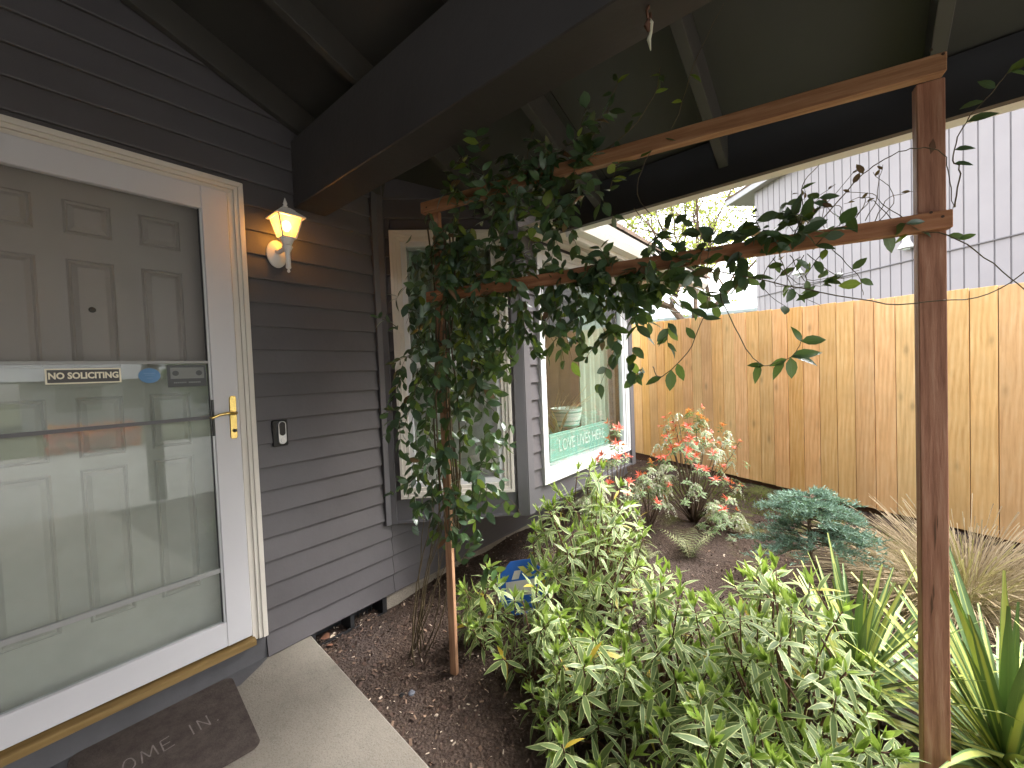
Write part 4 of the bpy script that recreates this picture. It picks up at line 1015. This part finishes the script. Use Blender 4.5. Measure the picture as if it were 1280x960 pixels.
# ------------------------------------------------------------------ pieris shrubs
PT = [leaf_template(.16, .15, .1, 3, shape='lance'), leaf_template(.13, .35, .05, 3, shape='lance'), leaf_template(.5, .1, .2, 2, shape='oval')]
def pieris(label, cx, cy, rx, ry, zt, nsh, redf, flf, seed, zlow=.25, name='flowering_shrub', lf=.05, lean=(0, 0)):
    r_ = random.Random(seed); z0 = gz(cx, cy); o = thing(name, label, 'shrub', (cx, cy, z0)); items = []; sg = G(); base = Vector((cx, cy, z0-.02)); H = zt-z0
    for k in range(nsh):
        a = r_.uniform(0, 6.28); q = r_.random(); el = r_.uniform(-.1, 1.4); rad = r_.uniform(.6, 1.05)
        tip = Vector((cx+lean[0]+rx*rad*math.cos(a)*math.cos(el), cy+lean[1]+ry*rad*math.sin(a)*math.cos(el), z0+zlow*H+(1-zlow)*H*max(0, math.sin(el))*rad))
        dirn = Vector((math.cos(a)*.6, math.sin(a)*.6, .9)).normalized()
        if k % 3 == 0:
            mid = base.lerp(tip, .5)+Vector((-lean[0]*.2, 0, H*.08)); pts = [(base*(1-t)**2+mid*2*t*(1-t)+tip*t*t)+Vector((r_.gauss(0, .006), r_.gauss(0, .006), 0)) for t in [i/6 for i in range(7)]]
            sg.tube(pts, [.008*(1-.75*i/6) for i in range(7)], 5)
        x = dirn.orthogonal().normalized(); y = dirn.cross(x); u = r_.random(); red = u < redf*(1.5*(tip.z-z0)/H if redf > .5 and flf < .5 else .5+tip.z/zt*.7)
        for i in range(9):
            th = i*2.4+a; out = x*math.cos(th)+y*math.sin(th); items.append((frame(tip-dirn*.02*(i/4), out+dirn*r_.uniform(-.3, .4), dirn, lf*r_.uniform(.7, 1.1)), 0, 0))
        if red:
            for i in range(12):
                th = i*2.4; out = x*math.cos(th)+y*math.sin(th); items.append((frame(tip+dirn*.01, out*.8+dirn*r_.uniform(.1, 1.3), dirn, lf*r_.uniform(.5, 1.1)), 1, 1))
        elif u > 1-flf:
            for s_ in range(7):
                th = r_.uniform(0, 6.28); out = x*math.cos(th)+y*math.sin(th); L = r_.uniform(.05, .09)
                for n_ in range(10):
                    f = n_/9; b = tip+out*L*f*.8+Vector((0, 0, -L*f*f*.9+.01)); items.append((frame(b, Vector((r_.gauss(0, .3), r_.gauss(0, .3), -1)), rv(), r_.uniform(.011, .017), 1.0), 2, 2))
    foliage(o, items, PT, [M['pier_g'], M['pier_r'], M['flower']], 300); part(sg, 'branch', M['bark'], o, smooth=True)
pieris('shrub with coral red new leaves and cream flower tassels before the fence', 3.75, -1.12, .46, .44, .93, 135, .62, .40, 51, zlow=.26)
pieris('low green white flowered shrub at the foot of the red tipped shrub', 3.62, -1.36, .20, .20, .20, 40, .06, .4, 52, zlow=.1)
pieris('slender red leaved shrub against the picture window', 2.62, -.93, .14, .12, .98, 22, .8, .3, 53, zlow=.5, lf=.045)
pieris('cream flowered shrub below the right end of the picture window', 3.35, -.88, .26, .16, .52, 34, .12, .8, 54, zlow=.4)
pieris('small pale pink flowered shrub tucked under the picture window', 2.42, -.88, .18, .14, .60, 26, .02, .5, 55, zlow=.5)

# fern
def fern(label, cx, cy, n, L, seed, mat, bias=(.0, .0)):
    r_ = random.Random(seed); z0 = gz(cx, cy); o = thing('fern', label, 'fern', (cx, cy, z0)); T = [leaf_template(.10, .15, .05, 2, shape='blade')]
    items = []; sg = G()
    for i in range(n):
        a = i*2.4+r_.uniform(-.3, .3); d = Vector((math.cos(a)+bias[0], math.sin(a)+bias[1], 1.9)).normalized(); l_ = L*r_.uniform(.7, 1.1)
        pts = [Vector((cx, cy, z0))+d*l_*t+Vector((d.x*.25*l_*t*t, d.y*.25*l_*t*t, -.42*l_*t*t)) for t in [k/14 for k in range(15)]]
        sg.tube(pts, [.003*(1-.7*k/14) for k in range(15)], 4)
        for k in range(2, 15):
            f = k/14; tg = (pts[k]-pts[k-1]).normalized(); sd = tg.cross(Vector((0, 0, 1))).normalized()
            for w_ in (0,):
                for s_ in (-1, 1): items.append((frame(pts[k-1].lerp(pts[k], w_), sd*s_+tg*.35, Vector((0, 0, 1))+rv(.15), .065*math.sin(math.pi*(f*.85+.12))), 0, 0))
    foliage(o, items, T, [mat], 300, pname='leaflet', mass='leaflets'); part(sg, 'frond_stem', M['vinestem'], o)
fern('arching olive fern in the middle of the bed', 3.02, -1.30, 9, .42, 61, M['fern'], (.5, .25))
fern('small olive fern below the picture window sill', 2.75, -1.05, 9, .26, 62, M['fern'])

# ------------------------------------------------------------------ blue garden sign
bs = thing('garden_sign', 'blue octagonal yard sign with pale centre among the shrub leaves', 'sign', (1.78, -.76, -.08))
sm_ = Matrix.Translation((1.78, -.76, .01)) @ Matrix.Rotation(R(-38), 4, 'Z') @ Matrix.Rotation(R(-12), 4, 'X')
blue = paint('cobalt_blue_enamel', (.012, .09, .36), .35, .15, 10); cream_ = paint('weathered_cream_enamel', (.45, .44, .40), .5, .15, 12); yg = paint('olive_yellow_enamel', (.38, .36, .08), .5)
def octo(r_, y0, y1, g=None): return (g or G()).prism([(r_*math.cos(a), r_*math.sin(a)+.10) for a in [R(22.5+45*i) for i in range(8)]], y0, y1, 1)
part(octo(.155, 0, .006).xf(sm_), 'sign_plate', blue, bs, bevel=.001)
part(G().box(-.095, .075, -.0015, 0, .055, .135).xf(sm_), 'pale_band', cream_, bs)
part(G().prism([(-.02, .21), (.015, .21), (.07, .15), (.035, .15)], -.0018, 0, 1).xf(sm_), 'yellow_stripe', yg, bs)
part(G().prism([(-.06, .145), (-.02, .145), (.0, .19), (-.04, .19)], -.0016, 0, 1).xf(sm_), 'pale_patch', cream_, bs)
part(G().box(-.008, .008, .007, .014, -.22, .1).xf(sm_), 'stake', M['silver'], bs)

# small things on the bed
def stone(name, label, x, y, r_, mat, sz=.6, cat='stone'):
    me = bpy.data.meshes.new(name); bm = bmesh.new(); bmesh.ops.create_icosphere(bm, subdivisions=2, radius=r_)
    for v in bm.verts: v.co *= 1+rnd.gauss(0, .09); v.co.z *= sz
    bm.to_mesh(me); bm.free(); me.materials.append(mat); o = link(name, me, None, (x, y, ground_h(x, y)+r_*.25)); tag(o, label, cat)
stone('small_stone', 'small blue grey stone on the mulch in front of the trellis', 1.07, -.67, .016, paint('blue_grey_stone', (.16, .17, .2), .6, .3, 30))
stone('dark_pebble', 'black pebble left of the blue grey stone on the mulch', 1.035, -.645, .012, M['black'])
stone('pale_pebble', 'cream pebble on the mulch near the porch edge', 1.06, -.85, .009, M['chip'])
DL = [leaf_template(.38, .5, .3, 4, shape='oval')]
for i, (x, y, z, rz, lab, mi) in enumerate(((1.02, -.03, -.05, .5, 'curled dry brown leaf in the left bay of the foundation vent', 0), (1.08, .02, -.09, 2.1, 'pale dry leaf lying deepest in the left vent bay', 1), (.985, -.05, -.075, 4., 'reddish dead leaf at the porch corner beside the vent', 0), (.99, -.10, -.08, 1.4, 'reddish dead leaf on mulch just below the vent corner', 0), (1.22, .0, -.1, 3.1, 'pale dry leaf in the right bay of the foundation vent', 1))):
    me = leaf_mesh('dead_leaf', DL[0], (paint('rusty_dead_leaf', (.22, .10, .06), .8) if mi == 0 else M['chip'])); o = link('dead_leaf', me, None, (x, y, z)); o.scale = (.055,)*3; o.rotation_euler = (R(15), R(-20), rz); tag(o, lab, 'leaf', 'dead leaves by the vent')

# ------------------------------------------------------------------ planter and pot in the window
teal = paint('mint_teal_paint', (.20, .40, .34), .5, .06); white_ = paint('white_print', (.62, .70, .66), .6)
pb = thing('planter_box', 'mint green wooden box lettered LOVE LIVES HERE inside the window', 'planter', (2.94, -.43, .66))
X0, X1, Y0, Y1, Z0, Z1 = 2.47, 3.42, -.50, -.34, .655, .862
part(G().box(X0, X1, Y0, Y0+.014, Z0, Z1), 'front_board', teal, pb, bevel=.002); part(G().box(X0, X1, Y1-.014, Y1, Z0, Z1), 'back_board', teal, pb, bevel=.002)
part(G().box(X0+.001, X0+.015, Y0+.0145, Y1-.0145, Z0, Z1), 'end_board', teal, pb); part(G().box(X1-.015, X1-.001, Y0+.0145, Y1-.0145, Z0, Z1), 'end_board', teal, pb)
part(G().box(X0+.015, X1-.015, Y0+.0145, Y1-.0145, Z0, Z1-.03), 'soil', M['mulch'], pb)
lt = paint('pale_teal_line', (.45, .66, .58), .6)
part(G().box(X0+.02, X1-.02, Y0-.002, Y0-.0002, Z1-.022, Z1-.018).box(X0+.02, X1-.02, Y0-.002, Y0-.0002, Z0+.014, Z0+.018).box(X0+.016, X0+.02, Y0-.002, Y0-.0002, Z0+.014, Z1-.018), 'painted_border', lt, pb)
text('LOVE LIVES HERE', .128, white_, pb, (2.955, Y0-.003, .757), (R(90), 0, 0), sx=.76, ext=.001)
boxp('window_stool', M['vinyl'], house, 2.25, 3.5, -.585, -.25, .60, .653)
pot = thing('striped_pot', 'teal and white striped flower pot standing on the window box', 'pot', (2.87, -.41, .866))
g = G().lathe([(.085, 0), (.10, .02), (.115, .07), (.128, .15), (.130, .155), (.120, .155), (.11, .13)], (2.87, -.40, .864), 28); part(g, 'pot_wall', white_, pot, smooth=R(40))
for k in range(4):
    z = .012+k*.036; r_ = .098+z*.21; part(G().lathe([(r_+.0005, z), (r_+.0045, z+.014), (r_+.0005, z+.016)], (2.87, -.40, .864), 28), 'teal_stripe', teal, pot, smooth=True)
hp = thing('potted_houseplant', 'arching straw coloured houseplant in the window beside the striped pot', 'houseplant', (2.72, -.40, .86))
items = []
for i in range(34):
    a = rnd.uniform(0, 6.28); d = Vector((math.cos(a)*.6-.15, math.sin(a)*.25, 1)); items.append((frame((2.72+math.cos(a)*.03, -.40+math.sin(a)*.03, .84), d, Vector((-math.cos(a), 0, .4)), rnd.uniform(.25, .42)), rnd.choice((0, 1)), 0))
foliage(hp, items, [leaf_template(.022, .5, .1, 8, shape='blade'), leaf_template(.02, .9, .1, 8, shape='blade')], [M['straw']], 300)

# ------------------------------------------------------------------ neighbour house
nd = Vector((.693, .721, 0)).normalized(); nc = Vector((13.85, -.153, 0)); nn_ = Vector((-nd.y, nd.x, 0)); nang = math.atan2(-nd.y, -nd.x)
nb_ = thing('neighbour_house', 'tall pale lavender grey house with grooved siding beyond the fence', 'house', tuple(nc))
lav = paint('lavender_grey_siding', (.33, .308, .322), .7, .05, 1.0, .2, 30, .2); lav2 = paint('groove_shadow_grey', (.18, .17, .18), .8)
FN = Fr(nc.x, nc.y, nang)   # u runs from the far corner towards the camera side; outward is local -y or +y
# outward must face the camera
sgn = -1 if (CAM-nc).dot(FN.m.to_3x3() @ Vector((0, -1, 0))) > 0 else 1
def nbx(name, mat, par, u0, u1, y0, y1, z0, z1, bevel=0): return wbox(FN, name, mat, par, u0, u1, min(sgn*y0, sgn*y1), max(sgn*y0, sgn*y1), z0, z1, bevel)
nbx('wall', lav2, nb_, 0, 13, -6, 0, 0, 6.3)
gm = G(); gm.box(0, .203-.022, 0, .012, 0, 6.3) if sgn > 0 else gm.box(0, .203-.022, -.012, 0, 0, 6.3)
pm = gm.mesh('siding_panel', lav, bevel=.004)
for i in range(64):
    if i*.203 > 12.8: break
    p = FN.m @ Vector((.09+i*.203, 0, 0)); o = link('siding_panel', pm, nb_, p); o.rotation_euler = (0, 0, nang)
nbx('corner_board', lav, nb_, -.02, .088, -.08, .025, 0, 6.3, .004)
nbx('fascia', paint('pale_grey_fascia', (.40, .39, .415), .6), nb_, -1.0, 13.6, .22, .26, 6.2, 6.36, .004)
nbx('soffit', lav, nb_, -1.0, 13.6, 0.013, .219, 6.22, 6.25)
nbx('soffit', lav, nb_, -1.0, 0, -6, .012, 6.22, 6.25)
g = G(); p0 = [(-1.02, sgn*.27, 6.42), (13.6, sgn*.27, 6.42), (13.6, -sgn*3, 7.6), (-1.02, -sgn*3, 7.6)]; g.add(p0+[(a, b, c-.06) for a, b, c in p0], [(0, 1, 2, 3), (4, 5, 6, 7), (0, 1, 5, 4), (1, 2, 6, 5), (2, 3, 7, 6), (3, 0, 4, 7)]).xf(FN.m); part(g, 'roof', M['bark'], nb_)
g = G().tube([tuple(FN.m @ Vector((u, sgn*.03, 3.215-.014*u))) for u in (0, 3, 6, 9, 12.9)], .014, 5); part(g, 'wall_cable', lav2, nb_)
wl = paint('white_lamp_housing', (.75, .75, .74), .4)
for (x, y, z, lab) in ((12.755, -1.292, 3.50, 'white bell shaped wall light on the grey house, left one'), (10.991, -3.128, 3.38, 'white bell shaped wall light on the grey house, half hidden by the post')):
    o_ = -nn_ if (CAM-nc).dot(nn_) < 0 else nn_
    c0 = Vector((x, y, z))+o_*.12; t = thing('wall_light', lab, 'wall lamp', tuple(c0), 'white wall lights on the grey house')
    part(G().lathe([(.13, 0), (.12, .03), (.06, .13), (.05, .20), (.03, .22)], tuple(c0), 14), 'lamp_shade', wl, t, smooth=R(50)); part(G().tube([tuple(c0+Vector((0, 0, .2))), tuple(c0+Vector((0, 0, .25))-o_*.11)], .02, 6), 'bracket', wl, t)
    part(G().lathe([(.05, -.03), (.055, .01)], tuple(c0), 10), 'bulb', white_, t)
# far white house seen in the gap
fh = thing('far_house', 'low white house with grey roof in the gap beyond the fence', 'house', (24, 4.5, 0))
g = G().box(24, 30, -2, 12, 0, 3.9); part(g, 'wall', M['white'], fh)
g = G(); g.prism([(23.3, 3.85), (27, 5.3), (30.7, 3.85), (30.7, 4.0), (27, 5.5), (23.3, 4.0)], -2.6, 12.6, 1); part(g, 'roof', paint('pale_blue_grey_roof', (.42, .48, .50), .8), fh)
boxp('window', M['trimgrey'], fh, 23.95, 24.0, 3.2, 4.6, 1.8, 3.3)

# ------------------------------------------------------------------ trees
def budtree(label, x, y, H, R_, seed, mat, nleaf=2600, ls=.16):
    r_ = random.Random(seed); o = thing('budding_tree', label, 'tree', (x, y, 0)); sg = G(); items = []; tips = []
    def grow(p, d, L, rad, dep):
        n = 4; pts = [p]; q = p
        for i in range(n):
            d = (d+Vector((r_.gauss(0, .14), r_.gauss(0, .14), r_.gauss(.03, .08)))).normalized(); q = q+d*L/n; pts.append(q)
        sg.tube(pts, [rad*(1-.45*i/n) for i in range(n+1)], 5 if rad > .03 else 3, False)
        if dep >= 3: tips.extend(pts[1:])
        if dep < 5:
            for k in range(3 if dep else 5):
                s_ = pts[-1] if k == 0 else pts[r_.randint(2, n)]
                nd_ = (d*.7+Vector((r_.gauss(0, .6), r_.gauss(0, .6), r_.gauss(.18, .35)))).normalized(); grow(s_, nd_, L*r_.uniform(.6, .82), rad*.52, dep+1)
    grow(Vector((x, y, -.1)), Vector((0, 0, 1)), H*.30, H*.016, 0)
    for i in range(nleaf):
        p = r_.choice(tips)+Vector((r_.gauss(0, .10), r_.gauss(0, .10), r_.gauss(0, .10))); items.append((frame(p, rv(), rv(), ls*r_.uniform(.5, 1.2)), 0, 0))
    foliage(o, items, [leaf_template(.35, .1, .1, 2, shape='oval')], [mat], 0); part(sg, 'trunk', M['bark'], o)
budtree('bare branched tree with yellow green buds behind the grey house', 21.0, 2.6, 16.0, 3, 71, M['bud'], 5200, .16)
budtree('second budding tree further back in the gap over the fence', 24.5, 4.6, 15.0, 3, 72, M['bud'], 3800, .16)
def fir(label, x, y, H, Rr, seed):
    r_ = random.Random(seed); o = thing('fir_tree', label, 'tree', (x, y, 0)); sg = G(); items = []
    sg.tube([(x, y, -.1), (x, y, H)], [H*.02, .02], 7)
    for i in range(110):
        f = r_.random()**.8; z = 1.5+(H-1.6)*f; L = Rr*(1-f)**.8*r_.uniform(.7, 1.1)+.15; a = i*2.4
        d = Vector((math.cos(a), math.sin(a), .12)).normalized(); p0 = Vector((x, y, z)); pts = [p0+d*L*t+Vector((0, 0, -.25*L*t*t)) for t in [k/5 for k in range(6)]]; sg.tube(pts, [.035*(1-.8*k/5) for k in range(6)], 3)
        for k in range(int(L*16)):
            f2 = r_.uniform(.2, 1); p = p0+d*L*f2+Vector((0, 0, -.25*L*f2*f2)); sd = d.cross(Vector((0, 0, 1)))*r_.choice((-1, 1))
            tw = (d*.6+sd*r_.uniform(.2, 1)+Vector((0, 0, r_.uniform(-.5, .05)))).normalized()
            for n_ in range(5): items.append((frame(p+tw*.09*n_, tw+rv(.4), rv(), .16), 0, 0))
    foliage(o, items, [leaf_template(.14, .2, .05, 2, shape='blade')], [M['fir_needle']], 0, mass='needles'); part(sg, 'trunk', M['bark'], o)
fir('dark green fir tree rising behind the white gutter', 20.0, 11.5, 11.0, 4.6, 81)

# ------------------------------------------------------------------ across the street, seen only in the door glass
sh = thing('street_house', 'white house with grey roof across the street behind the camera', 'house', (2.2, -20, 0))
part(G().box(.2, 6.5, -26, -20, -.2, 1.7), 'wall', paint('grey_white_wall', (.42, .42, .42), .7), sh); part(G().prism([(-19.4, 1.65), (-23, 3.4), (-26.6, 1.65)], -.3, 7, 0), 'roof', paint('light_grey_shingles', (.32, .32, .33), .9), sh)
for x in (1, 2.8, 5.0): boxp('window', M['nearblack'], sh, x, x+1.2, -19.99, -19.95, .5, 1.4)
budtree('small leafy street tree behind the camera', 4.6, -13, 4.2, 1.4, 73, M['fir_needle'], 1800, .18)
def flowerbed():
    o = thing('red_shrub_row', 'row of low coral red shrubs along the driveway end', 'shrub', (2, -11.4, 0)); items = []
    for _ in range(1500): items.append((frame((rnd.uniform(.5, 1.9), -11.4+rnd.gauss(0, .3), rnd.uniform(-.1, .45)), rv(), rv(), .14), 0, 0))
    foliage(o, items, [PT[2]], [M['pier_r']], 0)
flowerbed()
